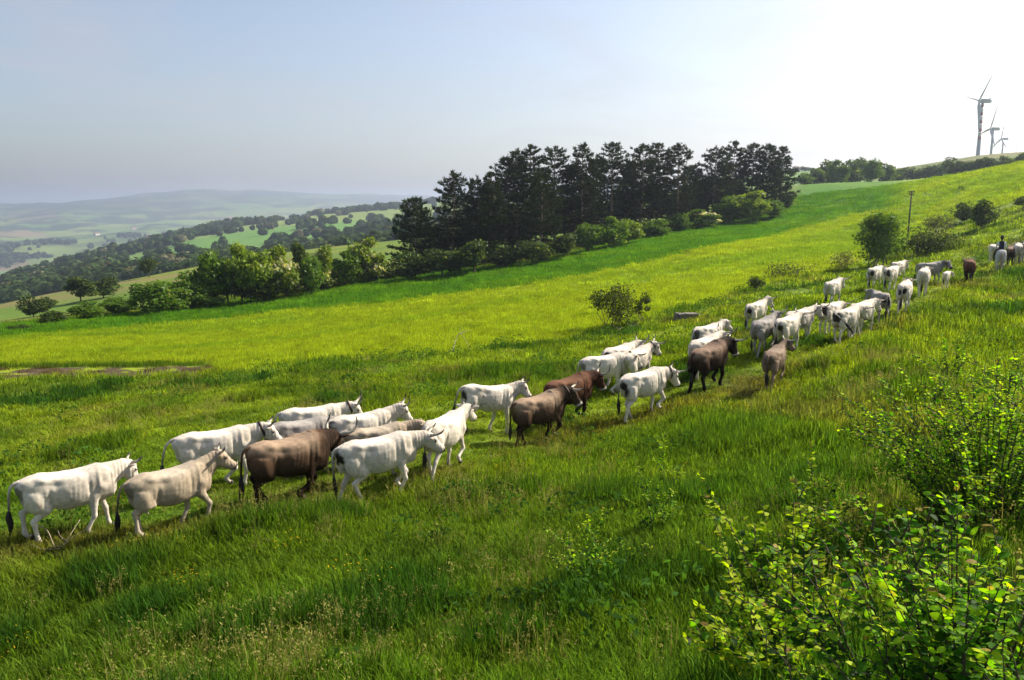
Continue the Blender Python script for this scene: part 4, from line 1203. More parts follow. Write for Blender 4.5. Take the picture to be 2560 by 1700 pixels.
cow('dark brown ox half hidden right of the grey horse', 'bull', 2524, 663, 58, name='brown_ox', cat='ox', kind='bull', neck=(5, -6), head=(58, 0), gait=0, horns='short', hsize=.6, scale=.92, seed=55)
cow('white cow right of the dark ox at the right edge', 'white', 2543, 660, 62, neck=(12, 0), head=(54, 0), gait=1, horns='short', hsize=.6, stain=.3)
cow('grey cow cut by the right picture edge', 'grey', 2562, 656, 58, neck=(12, 0), head=(54, 0), gait=3, horns='short', hsize=.6, stain=.2)

# ------------------------------------------------------------------ horse and rider
horse = animal('horse', 'light grey horse with pale brown tail carrying the rider', 'horse', None, 'horse', 'horse', 2497, 681, 64, neck=(34, -8), head=(52, 0), gait=1, horns=None, tail=(.05, 0, 0), scale=1.02, seed=77)
sb = MB()
sb.tube(resample(np.array([(-.28, 0, 1.46), (-.20, 0, 1.53), (-.05, 0, 1.475), (.12, 0, 1.48), (.22, 0, 1.56), (.26, 0, 1.52)]), 3), np.interp(np.linspace(0, 1, 16), [0, .3, .7, 1], [.12, .19, .17, .10]), 10, [.03] * 16, up=(0, 0, 1), col=(.05, .03, .02))
for sg in (-1, 1):
    sb.tube([(.02, sg * .24, 1.42), (.04, sg * .315, 1.2), (.05, sg * .32, 1.0)], [.11, .12, .10], 8, [.015] * 3, up=(0, 1, 0), col=(.05, .03, .02))
sb.build('saddle', m_leather, horse)
mb = MB()
def limb(pts, k=3, seg=9):
    q = resample(np.array(pts, float), k); mb.tube(q[:, :3], q[:, 3], seg, up=(1, 0, .1))
tors = resample(np.array([(-.02, 0, 1.47, .16, .13), (-.04, 0, 1.60, .165, .125), (-.05, 0, 1.75, .165, .115), (-.03, 0, 1.92, .20, .125), (-.01, 0, 2.02, .185, .105), (.0, 0, 2.075, .085, .07)]), 3)
mb.tube(tors[:, :3], tors[:, 3], 14, tors[:, 4], up=(1, 0, 0), power=2.4)
mb.tube(resample(np.array([(.0, 0, 2.03), (.02, 0, 2.12), (.03, 0, 2.17)]), 2), .056, 10, up=(1, 0, 0))
hd = resample(np.array([(.02, 0, 2.13, .055, .07), (.03, 0, 2.19, .072, .09), (.03, 0, 2.26, .078, .098), (.02, 0, 2.33, .068, .085), (.02, 0, 2.365, .03, .04)]), 3)
mb.tube(hd[:, :3], hd[:, 3], 12, hd[:, 4], up=(1, 0, 0))
mb.tube([(.115, 0, 2.27), (.14, 0, 2.235), (.118, 0, 2.222)], [.010, .017, .012], 6)      # nose
mb.tube([(.105, -.025, 2.188), (.118, 0, 2.185), (.105, .025, 2.188)], [.008, .011, .008], 6)   # mouth
for sg in (-1, 1):
    mb.tube([(.01, sg * .078, 2.28), (.012, sg * .09, 2.25), (.015, sg * .08, 2.21)], [.012, .018, .010], 6)   # ears
    limb([(-.02, sg * .17, 1.99, .068), (.02, sg * .235, 1.86, .058), (.06, sg * .275, 1.72, .048), (.17, sg * .21, 1.63, .040), (.29, sg * .10, 1.60, .030)])
    limb([(.0, sg * .09, 1.50, .105), (.16, sg * .22, 1.42, .100), (.33, sg * .32, 1.22, .074), (.27, sg * .345, 1.03, .062), (.18, sg * .35, .83, .046), (.20, sg * .35, .78, .05)])
    limb([(.13, sg * .35, .77, .045), (.24, sg * .36, .765, .045), (.34, sg * .36, .76, .032)])
v, f4 = remesh(np.vstack(mb.V), mb.F, .018, 3)
x_, y_, z_ = v.T
pc = np.tile(np.array([.018, .020, .045]), (len(v), 1))
sleeve = (np.abs(y_) > .150 + .03 * (z_ < 1.7)) & (z_ > 1.56) & (z_ < 2.06) & (x_ < .24)
pc[sleeve] = (.62, .64, .68)
pc[(z_ < 1.52) & ~((z_ > 1.56))] = (.030, .028, .030)
pc[(z_ > 2.06)] = (.36, .21, .14)
pc[(x_ > .24) & (z_ > 1.5) & (z_ < 1.72) & (np.abs(y_) < .18)] = (.36, .21, .14)
pc[(z_ < .90)] = (.022, .017, .014)
pc[(z_ > 2.06) & (z_ < 2.30) & (x_ < .0)] = (.035, .025, .02)
hb = MB(); hb.V = [v]; hb.F = [tuple(q) for q in f4.tolist()]; hb.C = [pc]; hb.n = len(v)
for sg in (-1, 1):      # fingers closed round the reins, thumb on the side
    for k in range(4):
        b = np.array([.30 + .004 * k, sg * (.095 - .001 * k), 1.618 - .017 * k])
        ln = (.9, 1.0, .95, .75)[k]
        hb.tube(resample(np.array([b, b + np.array([.035 * ln, -sg * .012, -.002]), b + np.array([.042 * ln, -sg * .04 * ln, -.004]), b + np.array([.018, -sg * .052 * ln, -.004])]), 2), .0085, 6, col=(.36, .21, .14))
    b = np.array([.285, sg * .09, 1.628]); hb.tube(resample(np.array([b, b + np.array([.025, -sg * .012, .010]), b + np.array([.045, -sg * .028, .004])]), 2), .0095, 6, col=(.36, .21, .14))
m_cloth = tint_mat('woven cloth', rough=.85, spec=.15, nscale=40, namt=.12)
person = empty('person', horse.location, (0, 0, 0), horse.scale[0]); person.rotation_euler = horse.rotation_euler
tag(person, 'rider in dark hat, navy waistcoat and white sleeves on the grey horse', 'person')
hb.build('body', m_cloth, person)
ht = MB()
th = np.linspace(0, 1, 12)
ht.tube([(.02, 0, 2.300), (.02, 0, 2.306), (.02, 0, 2.312)], [.17, .175, .165], 20, [.185, .19, .18], up=(1, 0, 0), col=(.014, .012, .013))
ht.tube([(.02, 0, 2.305), (.02, 0, 2.34), (.02, 0, 2.41), (.02, 0, 2.44), (.02, 0, 2.445)], [.098, .094, .084, .066, .02], 16, [.118, .112, .098, .075, .03], up=(1, 0, 0), col=(.014, .012, .013))
ht.build('hat', m_cloth, person)
rn = MB()
for sg in (-1, 1):
    rn.tube(resample(np.array([(.33, sg * .06, 1.60), (.75, sg * .12, 1.56), (1.2, sg * .10, 1.72)]), 4), .008, 5, col=(.04, .025, .018))
    rn_o = None
rn.build('reins', m_leather, horse)

# ------------------------------------------------------------------ wind turbines, pole, farm building, slab, fallen branches
m_paint = tint_mat('painted metal', rough=.45, spec=.4, nscale=.4, namt=.06)
m_wood = tint_mat('weathered wood', rough=.85, nscale=8, namt=.35, bump=.4, bscale=20)
m_stone = tint_mat('old concrete', rough=.9, nscale=5, namt=.35, bump=.6, bscale=12)
m_glass = tint_mat('dark window', rough=.2, spec=.6, nscale=1, namt=0)

def turbine(label, px, py, Y, blade0, hub_h, RB=22.0, bands=False):
    d = ray(px, py); hub = d / d[1] * Y
    base = np.array([hub[0] + 2.2, hub[1], hub[2] - hub_h])
    root = empty('wind_turbine', base); tag(root, label, 'wind turbine', 'wind turbines on the ridge')
    t = np.linspace(0, 1, 19)
    col = np.tile(np.array([.27, .32, .36]), (19, 1))
    mb = MB()
    mb.tube(np.column_stack([t * 0, t * 0, t * (hub_h - 1.2)]), np.interp(t, [0, 1], [1.45, .85]), 18, col=col); mb.build('tower', m_paint, root)
    if bands:
        for k in range(9):
            z0 = hub_h * .46 + k * hub_h * .056; tt = z0 / (hub_h - 1.2); r0 = np.interp(tt, [0, 1], [1.45, .85]); r1 = np.interp(tt + .056, [0, 1], [1.45, .85])
            mb = MB(); mb.tube([(0, 0, z0), (0, 0, z0 + hub_h * .056)], [r0 + .02, r1 + .02], 18, col=(.24, .10, .09) if k % 2 == 0 else (.55, .55, .55)); mb.build('tower_band', m_paint, root)
    ax = np.array([-math.cos(R(6)), math.sin(R(6)), .06]); ax /= np.linalg.norm(ax)
    c = np.array([0, 0, hub_h])
    mb = MB(); mb.tube([c + ax * 1.6, c + ax * 1.2, c - ax * 3.0, c - ax * 5.2, c - ax * 5.6], [.9, 1.35, 1.45, 1.25, .8], 10, [.9, 1.35, 1.5, 1.3, .8], up=(0, 0, 1), power=3.5, col=(.33, .37, .38))
    nc = mb.build('nacelle', m_paint, root)
    mb = MB(); mb.box(c - ax * 4.6 + np.array([0, 0, 1.7]), (.9, .9, .9), col=(.5, .52, .52)); mb.build('sensor_box', m_paint, nc, smooth=False)
    hc = c + ax * 2.4
    mb = MB(); mb.tube([hc - ax * .9, hc - ax * .5, hc + ax * .3, hc + ax * .9, hc + ax * 1.2], [1.0, 1.15, 1.0, .55, .08], 14, col=(.5, .53, .55)); mb.build('hub', m_paint, root)
    e1 = np.array([0, 0, 1.]) - ax * ax[2]; e1 /= np.linalg.norm(e1); e2 = np.cross(ax, e1)
    for k in range(3):
        a = R(blade0 + 120 * k); dr = e1 * math.cos(a) + e2 * math.sin(a); ch = np.cross(dr, ax)
        s = np.array([0, .06, .18, .35, .6, .85, .97, 1.0]); mb = MB()
        P = hc + np.outer(s * RB, dr) + np.outer(.35 * np.sin(s * 2), ch) * .5
        upv = ch * .55 + ax * .83
        mb.tube(P, [.40, .38, .26, .20, .14, .08, .05, .01], 10, [.42, .65, 1.15, .95, .7, .45, .3, .08], up=upv, col=(.34, .37, .40)); mb.build('blade', m_paint, root)
    return root
turbine('nearest wind turbine with red and white banded tower', 2449, 252, 570, 77, 48, bands=True)
turbine('second wind turbine, plain pale tower between the other two', 2477, 322, 740, 100, 50)
turbine('third and faintest of the three wind turbines', 2504, 347, 985, 115, 54)
p = at_range(2533, 1150); mb = MB(); zt = size_at(p, 60)
root = empty('radio_mast', (p.x, p.y, p.z)); tag(root, 'thin faint mast on the ridge right of the wind turbines', 'mast')
hz_ = (850 - 333) / F; d = ray(2533, 333); zz = d[2] / d[1] * p.y - p.z
mb.tube([(0, 0, 0), (0, 0, zz * .6), (0, 0, zz)], [.5, .35, .12], 8, col=(.5, .52, .55)); mb.build('mast_pole', m_paint, root)
mb = MB(); mb.box((0, 0, zz * .75), (3.0, .3, .3), col=(.5, .52, .55)); mb.build('antenna', m_paint, root, smooth=False)

# wooden pole
p = place(2269, 598); h = size_at(p, 598 - 478)
root = empty('utility_pole', p); tag(root, 'tall thin wooden pole with small crossarms on the slope', 'pole')
mb = MB(); mb.tube([(0, 0, -.3), (0.01, 0, h * .5), (.06, 0, h)], [.11, .095, .075], 10, col=(.085, .065, .05)); mb.build('pole_shaft', m_wood, root)
for dz, w_ in ((.97, .8), (.91, .6)):
    mb = MB(); mb.box((.05, 0, h * dz), (w_, .10, .12), col=(.07, .055, .045)); ca = mb.build('crossarm', m_wood, root, smooth=False)
    for sg in (-1, 1):
        mb = MB(); mb.tube([(.05 + sg * w_ * .42, 0, h * dz + .06), (.05 + sg * w_ * .42, 0, h * dz + .12), (.05 + sg * w_ * .42, 0, h * dz + .20)], [.03, .05, .04], 8, col=(.10, .09, .08)); mb.build('insulator', m_glass, ca)

# farm building on the far hill
p = at_range(1990, 640); w_ = size_at(p, 15); h = size_at(p, 13)
root = empty('farmhouse', p, (0, 0, .3)); tag(root, 'small grey farmhouse on the hazy hill right of the pines', 'house')
mb = MB(); mb.box((0, 0, h * .38), (w_, w_ * .7, h * .9), col=(.33, .31, .29)); wl = mb.build('wall', m_stone, root, smooth=False)
rf = MB(); a, b, z0, z1 = w_ * .54, w_ * .40, h * .83, h * 1.06
rf.add([(-a, -b, z0), (a, -b, z0), (a, b, z0), (-a, b, z0), (-a * .5, 0, z1), (a * .5, 0, z1)], [(0, 1, 5, 4), (1, 2, 5), (2, 3, 4, 5), (3, 0, 4), (3, 2, 1, 0)], (.20, .13, .10)); rf.build('roof', m_stone, root, smooth=False)
for k in (-.28, .0, .28):
    mb = MB(); mb.box((k * w_, -w_ * .35, h * .5), (w_ * .10, .08, h * .2), col=(.03, .03, .035)); mb.build('window', m_glass, root, smooth=False)
for i in range(5):
    grow('farm_tree', 'small hazy tree, ' + ORD[i] + ' to the right of the grey farmhouse', 'tree', 'trees beside the farmhouse', S_BLUE, i, (2000 + i * 7, 415 + i * 1.5, 2014 + i * 7, 427), i, depth=642 + i * 2)
# far hamlet on the plain
for i, (px, Y, s_) in enumerate([(556, 4500, 16), (575, 4550, 20), (335, 4000, 15), (242, 3500, 13), (144, 1250, 9), (26, 560, 7), (411, 1150, 8)]):
    p = at_range(px, Y); root = empty('far_house', p, (0, 0, .4 * i))
    tag(root, 'pale speck of a house, ' + ORD[i] + ' of those scattered over the far valley', 'house', 'houses in the far valley')
    mb = MB(); mb.box((0, 0, s_ * .25), (s_ * 1.6, s_, s_ * .6), col=(.62, .58, .52)); mb.build('wall', m_stone, root, smooth=False)
    rf = MB(); a, b, z0, z1 = s_ * .86, s_ * .56, s_ * .55, s_ * .85
    rf.add([(-a, -b, z0), (a, -b, z0), (a, b, z0), (-a, b, z0), (-a, 0, z1), (a, 0, z1)], [(0, 1, 5, 4), (1, 2, 5), (2, 3, 4, 5), (3, 0, 4), (3, 2, 1, 0)], (.30, .17, .12)); rf.build('roof', m_stone, root, smooth=False)

# concrete slab in the grass
p = place(1722, 797); w_ = size_at(p, 60)
root = empty('concrete_slab', p, (0, .04, R(12))); tag(root, 'weathered low slab lying in the grass behind the herd', 'slab')
rs = np.random.default_rng(3)
nx, ny = 9, 6; X, Yg = np.meshgrid(np.linspace(-w_ / 2, w_ / 2, nx), np.linspace(-w_ * .36, w_ * .36, ny), indexing='ij')
top = np.column_stack([X.ravel(), Yg.ravel(), .30 + rs.normal(size=nx * ny) * .018]); bot = top.copy(); bot[:, 2] = -.2
Fq = []
for i in range(nx - 1):
    for j in range(ny - 1):
        a = i * ny + j; Fq.append((a, a + ny, a + ny + 1, a + 1))
edge = [i * ny for i in range(nx)] + [(nx - 1) * ny + j for j in range(1, ny)] + [i * ny + ny - 1 for i in range(nx - 2, -1, -1)] + [j for j in range(ny - 2, 0, -1)]
for a, b in zip(edge, edge[1:] + edge[:1]): Fq.append((a, a + nx * ny, b + nx * ny, b))
mb = MB(); mb.add(np.vstack([top, bot]), Fq, (.15, .13, .115)); mb.build('slab_top', m_stone, root, smooth=False)
mb = MB(); mb.box((-w_ * .1, -w_ * .37, .30), (w_ * .7, .07, .10), col=(.16, .14, .125)); mb.build('edge_beam', m_stone, root, smooth=False)

def dead_branch(label, pts_px, lift, seed, r=.012, grp=None):
    rs = np.random.default_rng(seed)
    p0 = place(*pts_px[0]); root = empty('dead_branch', p0); tag(root, label, 'branch', grp)
    W = []
    for (px, py), dz in zip(pts_px, lift):
        q = place(px, py); W.append(np.array(q - p0) + np.array([0, 0, dz]))
    C = resample(np.array(W), 5)
    mb = MB(); mb.tube(C, np.linspace(r, r * .35, len(C)), 6, col=(.36, .30, .22)); mb.build('twig', m_bark, root)
    for k in range(5):
        a = C[rs.integers(3, len(C) - 2)]; dv = rs.normal(size=3) * np.array([.35, .25, .0]) + np.array([0, 0, rs.uniform(.10, .35)])
        mb = MB(); mb.tube(resample(np.array([a, a + dv * .5 + rs.normal(size=3) * .04, a + dv]), 3), np.linspace(r * .6, r * .2, 7), 5, col=(.36, .30, .22)); mb.build('twig', m_bark, root)
dead_branch('bare grey branch lying in the grass by the leftmost cow', [(80, 1352), (120, 1362), (148, 1388), (205, 1352)], [.35, .30, .12, .42], 5)
dead_branch('bare twig sticking up near the slender crest of the pasture edge', [(1130, 884), (1150, 876), (1180, 882)], [.1, .9, .1], 6, .02)
# turned earth below the lone thorn bush
rs = np.random.default_rng(12)
for i in range(14):
    px = 1480 + i * 9 + rs.normal() * 6; p = place(px, 838 - i * 1.7 + rs.normal() * 3)
    s_ = rs.uniform(.10, .28); bm = bmesh.new(); bmesh.ops.create_icosphere(bm, subdivisions=2, radius=1)
    for v_ in bm.verts: v_.co *= 1 + rs.normal() * .12
    me = bpy.data.meshes.new('earth_clod'); bm.to_mesh(me); bm.free(); me.materials.append(m_stone); set_cols(me, np.tile(np.array([.17, .12, .085]), (len(me.vertices), 1)))
    o = obj('earth_clod', me); o.location = p; o.scale = (s_ * 1.3, s_, s_ * .55); o.rotation_euler = (0, 0, rs.uniform(0, 6))
    tag(o, 'brown clod of turned earth below the lone thorn bush, ' + ORD[i] + ' from the left', 'earth clod', 'clods below the thorn bush')

# ------------------------------------------------------------------ leafy shrubs close to the camera
m_nleaf = leaf_mat('elm leaves', trans=.48, gloss=.005, rough=.5, var=.16, back=(1.35, 1.55, .30))
m_nleaf_o = leaf_mat('elm leaf', attr='tint', trans=.48, gloss=.005, rough=.5, var=.30, back=(1.35, 1.55, .30))
# one leaf: toothed oval folded along its midrib, stalk at the origin, pointing along +X
LT = np.array([0, .10, .28, .50, .72, .90, 1.0]); LW = np.array([.02, .18, .29, .31, .24, .11, .0])
def leaf_verts():
    V = []; 
    for t, w in zip(LT, LW):
        dz = -.16 * t * t
        V.append((t, 0, dz)); V.append((t - .03, w, dz + .16 * w)); V.append((t - .03, -w, dz + .16 * w))
    Fq = []
    for i in range(len(LT) - 1):
        a, b = 3 * i, 3 * (i + 1)
        Fq += [(a, b, b + 1, a + 1), (a, a + 2, b + 2, b)]
    return np.array(V), Fq
LV, LF = leaf_verts()
LFA = np.array(LF)
LEAF_TINTS = [(.034, .105, .008), (.062, .170, .010), (.150, .320, .012), (.255, .420, .014), (.360, .450, .016), (.020, .065, .009), (.26, .19, .05)]
LEAF_ME = []
for c in LEAF_TINTS:
    me = mesh_from('leaf', LV, LF, m_nleaf_o, True, np.tile(np.array(c), (len(LV), 1))); LEAF_ME.append(me)

def near_shrub(name, label, base, stems, leaf=.055, seed=0, singles=0, spacing=.032, side=6, side_len=.35, stem_r=.010, cat='shrub', young=.35, shoots=()):
    """stems: list of lists of offsets from the base. Leaves stand in two ranks along every twig; those nearest the camera are single objects"""
    rs = np.random.default_rng(seed)
    root = empty(name, base); tag(root, label, cat, 'leafy shrubs near the camera')
    LP = []; LD = []; LU = []; LS = []; LY = []
    for S in list(stems) + list(shoots):
        nside = 2 if any(S is q for q in shoots) else side
        C = resample(np.array(S, float), 10); n = len(C)
        t = np.linspace(0, 1, n)
        mb = MB(); mb.tube(C, stem_r * np.interp(t, [0, 1], [.8, .16]), 6, col=(.075, .058, .042))
        twigs = [(C, 1.0)]
        ln_tot = np.linalg.norm(np.diff(C, axis=0), axis=1).sum()
        for k in range(nside):
            i = int(n * (.12 + .78 * (k + rs.random() * .8) / nside)); i = min(i, n - 3)
            tg = C[i + 1] - C[i]; tg /= np.linalg.norm(tg)
            d = tg * .75 + rand_dirs(1, rs)[0] * .8; d[2] = abs(d[2]) * .6 + .12; d /= np.linalg.norm(d)
            L_ = side_len * rs.uniform(.5, 1.15) * (1 - .55 * i / n)
            Q = resample(np.array([C[i], C[i] + d * L_ * .5 + np.array([0, 0, .02]), C[i] + d * L_ + np.array([0, 0, .10 * L_])]), 5)
            mb.tube(Q, np.linspace(stem_r * .5, stem_r * .14, len(Q)), 5, col=(.085, .066, .045)); twigs.append((Q, .85))
        mb.build('stem', m_bark, root)
        for Q, ls in twigs:
            seg = np.linalg.norm(np.diff(Q, axis=0), axis=1); cum = np.concatenate([[0], np.cumsum(seg)])
            m = int(cum[-1] / spacing)
            for j in range(m):
                s_ = (j + rs.random() * .6) * spacing
                if s_ > cum[-1]: continue
                if Q is C and s_ < .10 * cum[-1]: continue
                q = np.array([np.interp(s_, cum, Q[:, c]) for c in range(3)])
                i = min(np.searchsorted(cum, s_), len(Q) - 1); tg = Q[i] - Q[max(i - 1, 0)]; tg /= np.linalg.norm(tg) + 1e-9
                sd_ = np.cross(tg, (0, 0, 1)); sd_ /= np.linalg.norm(sd_) + 1e-9
                if j % 2: sd_ = -sd_
                d = sd_ * .9 + tg * .45 + rs.normal(size=3) * .30 + np.array([0, 0, -.05]); d /= np.linalg.norm(d)
                u_ = np.array([0, 0, 1.]) + rs.normal(size=3) * .45; u_ -= d * u_.dot(d); u_ /= np.linalg.norm(u_)
                fr = s_ / cum[-1]
                LP.append(q); LD.append(d); LU.append(u_); LS.append(1.12 * leaf * ls * rs.uniform(.6, 1.25) * (1.0 - .35 * fr)); LY.append(fr)
    LP = np.array(LP); LD = np.array(LD); LU = np.array(LU); LS = np.array(LS); LY = np.array(LY); n = len(LP)
    y = np.clip(LY * .75 + rs.normal(size=n) * .22 + young - .3, 0, 1)
    idx = np.minimum((y * 5).astype(int), 4); idx = np.where(rs.random(n) < .12, 5, idx); idx = np.where((LY > .94) & (rs.random(n) < .25), 6, idx)
    dist = np.linalg.norm(LP + np.array(base), axis=1)
    order = np.argsort(dist / (LS + .02)); one = set(order[:singles].tolist())
    B = np.cross(LU, LD)
    rest = [i for i in range(n) if i not in one]
    for i in one:
        o = bpy.data.objects.new('leaf', LEAF_ME[idx[i]]); COL.objects.link(o); o.parent = root
        M_ = Matrix(((LD[i][0], B[i][0], LU[i][0]), (LD[i][1], B[i][1], LU[i][1]), (LD[i][2], B[i][2], LU[i][2])))
        o.location = LP[i]; o.rotation_euler = M_.to_euler(); o.scale = (LS[i],) * 3
    if rest:
        r_ = np.array(rest)
        V = LP[r_][:, None, :] + LS[r_][:, None, None] * (LV[None, :, 0:1] * LD[r_][:, None, :] + LV[None, :, 1:2] * B[r_][:, None, :] + LV[None, :, 2:3] * LU[r_][:, None, :])
        FF = (LFA[None] + (np.arange(len(r_)) * len(LV))[:, None, None]).reshape(-1, 4)
        cc = np.repeat(np.array(LEAF_TINTS)[idx[r_]] * rs.uniform(.75, 1.25, (len(r_), 1)), len(LV), axis=0)
        o = obj('foliage', mesh_from('foliage', V.reshape(-1, 3), FF, m_nleaf, True, cc), root); o['kind'] = 'stuff'
    return root

def pt(px, py, Y):
    """point in the air at a picture position, Y metres ahead"""
    d = ray(px, py); return d / d[1] * Y

def stems_to(base, targets, rs, lean=.12):
    """curved stems from the base to tip points"""
    o = []
    for T in targets:
        T = np.array(T) - np.array(base); m = T * .5 + np.array([rs.normal() * lean * np.linalg.norm(T) * .5, rs.normal() * lean * .5 * np.linalg.norm(T), .06 * np.linalg.norm(T)])
        b = np.array([rs.normal() * .05, rs.normal() * .05, -.08])
        o.append([b, m * .55 + b * .3, m + (T - m) * .2, T])
    return o
def spread_stems(base, n, rad, h, rs, flat=.0):
    o = []
    for k in range(n):
        a = rs.uniform(0, 6.28); r_ = rad * math.sqrt(rs.random()); z = h * rs.uniform(.55, 1.05) * (1 - .35 * (r_ / rad) ** 2)
        T = np.array([math.cos(a) * r_, math.sin(a) * r_, z]); b = np.array([math.cos(a) * r_ * .25, math.sin(a) * r_ * .25, -.1])
        o.append([b, b * .6 + T * .30 + np.array([0, 0, .08 * h]), T * .72 + b * .2 + np.array([0, 0, .10 * h]), T])
    return o
rs = np.random.default_rng(21)
# saplings in the grass
b = place(1640, 1335); near_shrub('elm_sapling', 'thin young sapling with a tall single shoot in the mid slope grass', b, stems_to(b, [pt(1662, 1082, b.y), pt(1590, 1150, b.y), pt(1715, 1155, b.y), pt(1570, 1235, b.y - .2), pt(1688, 1250, b.y - .2)], rs), .062, 31, 0, .022, 9, .36, young=.5)
b = place(1485, 1475); near_shrub('elm_sapling', 'low spreading sapling left of the tall arching shrub', b, stems_to(b, [pt(1370, 1318, b.y), pt(1460, 1300, b.y), pt(1510, 1262, b.y), pt(1560, 1360, b.y), pt(1620, 1355, b.y), pt(1350, 1380, b.y), pt(1420, 1370, b.y - .3), pt(1500, 1390, b.y - .3)], rs), .056, 32, 60, .020, 9, .38, young=.5)
b = place(2375, 960); near_shrub('elm_sapling', 'forked sapling above the large dark shrub', b, stems_to(b, [pt(2412, 822, b.y), pt(2358, 838, b.y), pt(2272, 880, b.y), pt(2420, 890, b.y), pt(2325, 890, b.y), pt(2395, 850, b.y)], rs), .10, 33, 0, .036, 8, .55, .016, young=.5)
# the arching shrub in the lower middle
b = place(1990, 1740); b2 = b
near_shrub('elm_shrub', 'tall arching shrub with long leafy shoots in the lower middle right', b,
    stems_to(b, [pt(1745, 1178, b.y + .5), pt(1855, 1290, b.y + .6), pt(1990, 1195, b.y + .7), pt(2140, 1432, b.y + .2), pt(2075, 1550, b.y - .1), pt(1800, 1480, b.y), pt(1790, 1580, b.y - .4), pt(1720, 1570, b.y - .2), pt(1900, 1500, b.y - .3),
                 pt(1960, 1420, b.y), pt(2010, 1480, b.y - .2), pt(1850, 1640, b.y - .5), pt(1950, 1620, b.y - .6), pt(2040, 1660, b.y - .6)], rs), .066, 34, 300, .021, 9, .36, .011, young=.72, shoots=stems_to(b, [pt(*q) for q in [(1760,1230,b.y+.4),(1800,1330,b.y+.3),(1850,1330,b.y+.5),(1905,1260,b.y+.6),(1945,1330,b.y+.4),(1985,1250,b.y+.5),(2030,1330,b.y+.4),(2090,1400,b.y+.2),(2120,1460,b.y),(1730,1500,b.y-.2),(1760,1560,b.y-.3),(1820,1430,b.y+.1),(1700,1590,b.y-.3),(2060,1490,b.y-.2)]], rs))
b = place(2060, 1420); near_shrub('elm_sapling', 'bright tipped upright sapling behind the arching shrub', b, stems_to(b, [pt(2028, 1100, b.y), pt(2060, 1180, b.y), pt(1975, 1190, b.y), pt(2090, 1260, b.y), pt(2000, 1280, b.y - .2), pt(2050, 1310, b.y - .2)], rs), .064, 35, 60, .021, 9, .40, young=.62)
b = place(2130, 1425); near_shrub('elm_sapling', 'dark stemmed sapling leaning right beside the large shrub', b, stems_to(b, [pt(2165, 1220, b.y), pt(2105, 1250, b.y), pt(2275, 1240, b.y), pt(2230, 1290, b.y), pt(2190, 1330, b.y - .2), pt(2090, 1330, b.y)], rs), .062, 36, 60, .021, 9, .40, young=.52)
# large dark shrub on the right
b = place(2470, 1330); near_shrub('elm_shrub', 'large dark leafy shrub at the right edge', b,
    spread_stems(b, 84, 1.85, 1.95, rs) + stems_to(b, [pt(2310, 905, b.y + .4), pt(2420, 885, b.y + .5), pt(2490, 900, b.y + .4), pt(2270, 1100, b.y), pt(2240, 1180, b.y - .2), pt(2370, 960, b.y + .2), pt(2540, 870, b.y + .4)], rs), .062, 37, 150, .026, 9, .38, .012, young=.50, shoots=stems_to(b, [pt(2240 + 22 * k, 900 + 130 * abs(math.sin(k * 2.3)) - 30 * (k > 8), b.y + .3 * math.sin(k)) for k in range(17)], rs))
b = place(2640, 1240); near_shrub('elm_shrub', 'leafy shrub cut by the right edge behind the large dark one', b, spread_stems(b, 26, 1.6, 2.1, rs), .064, 38, 0, .036, 10, .42, .012, young=.46)
# nearest shrub, lower right corner
b = Vector((1.95, 3.15, Hs(1.95, 3.15))); near_shrub('elm_shrub', 'nearest shrub with broad glossy leaves in the lower right corner', b,
    spread_stems(b, 52, .95, 1.35, rs) + stems_to(b, [pt(2210, 1400, 3.3), pt(2300, 1430, 3.2), pt(2250, 1360, 3.5), pt(2330, 1330, 3.5), pt(2480, 1290, 3.4), pt(2430, 1330, 3.2), pt(2160, 1490, 3.1), pt(2200, 1560, 2.9), pt(2380, 1450, 2.9), pt(2520, 1420, 2.8)], rs), .053, 39, 300, .021, 8, .30, .010, young=.30, shoots=stems_to(b, [pt(2110 + 26 * k, 1330 + 130 * abs(math.sin(k * 1.9)), 3.1 + .3 * math.sin(k * 1.3)) for k in range(18)], rs))
b = Vector((1.28, 3.0, Hs(1.28, 3.0))); near_shrub('elm_shrub', 'low leafy shoots along the bottom edge left of the nearest shrub', b, spread_stems(b, 12, .45, .75, rs), .052, 40, 120, .024, 8, .28, .009, young=.46)

# ------------------------------------------------------------------ grass, crop and far woods (nobody could count them)
m_grass = leaf_mat('grass blades', attr='tint', atype='INSTANCER', trans=.45, gloss=.0, rough=.4, var=.22, back=(1.35, 1.4, .40), shade='shade')
m_seed = leaf_mat('grass seed heads', attr='tint', atype='INSTANCER', trans=.35, gloss=.0, var=.2, back=(1.1, 1.0, .7))
m_wood_far = leaf_mat('far tree crowns', attr='tint', atype='INSTANCER', trans=.25, gloss=.0, var=.3)

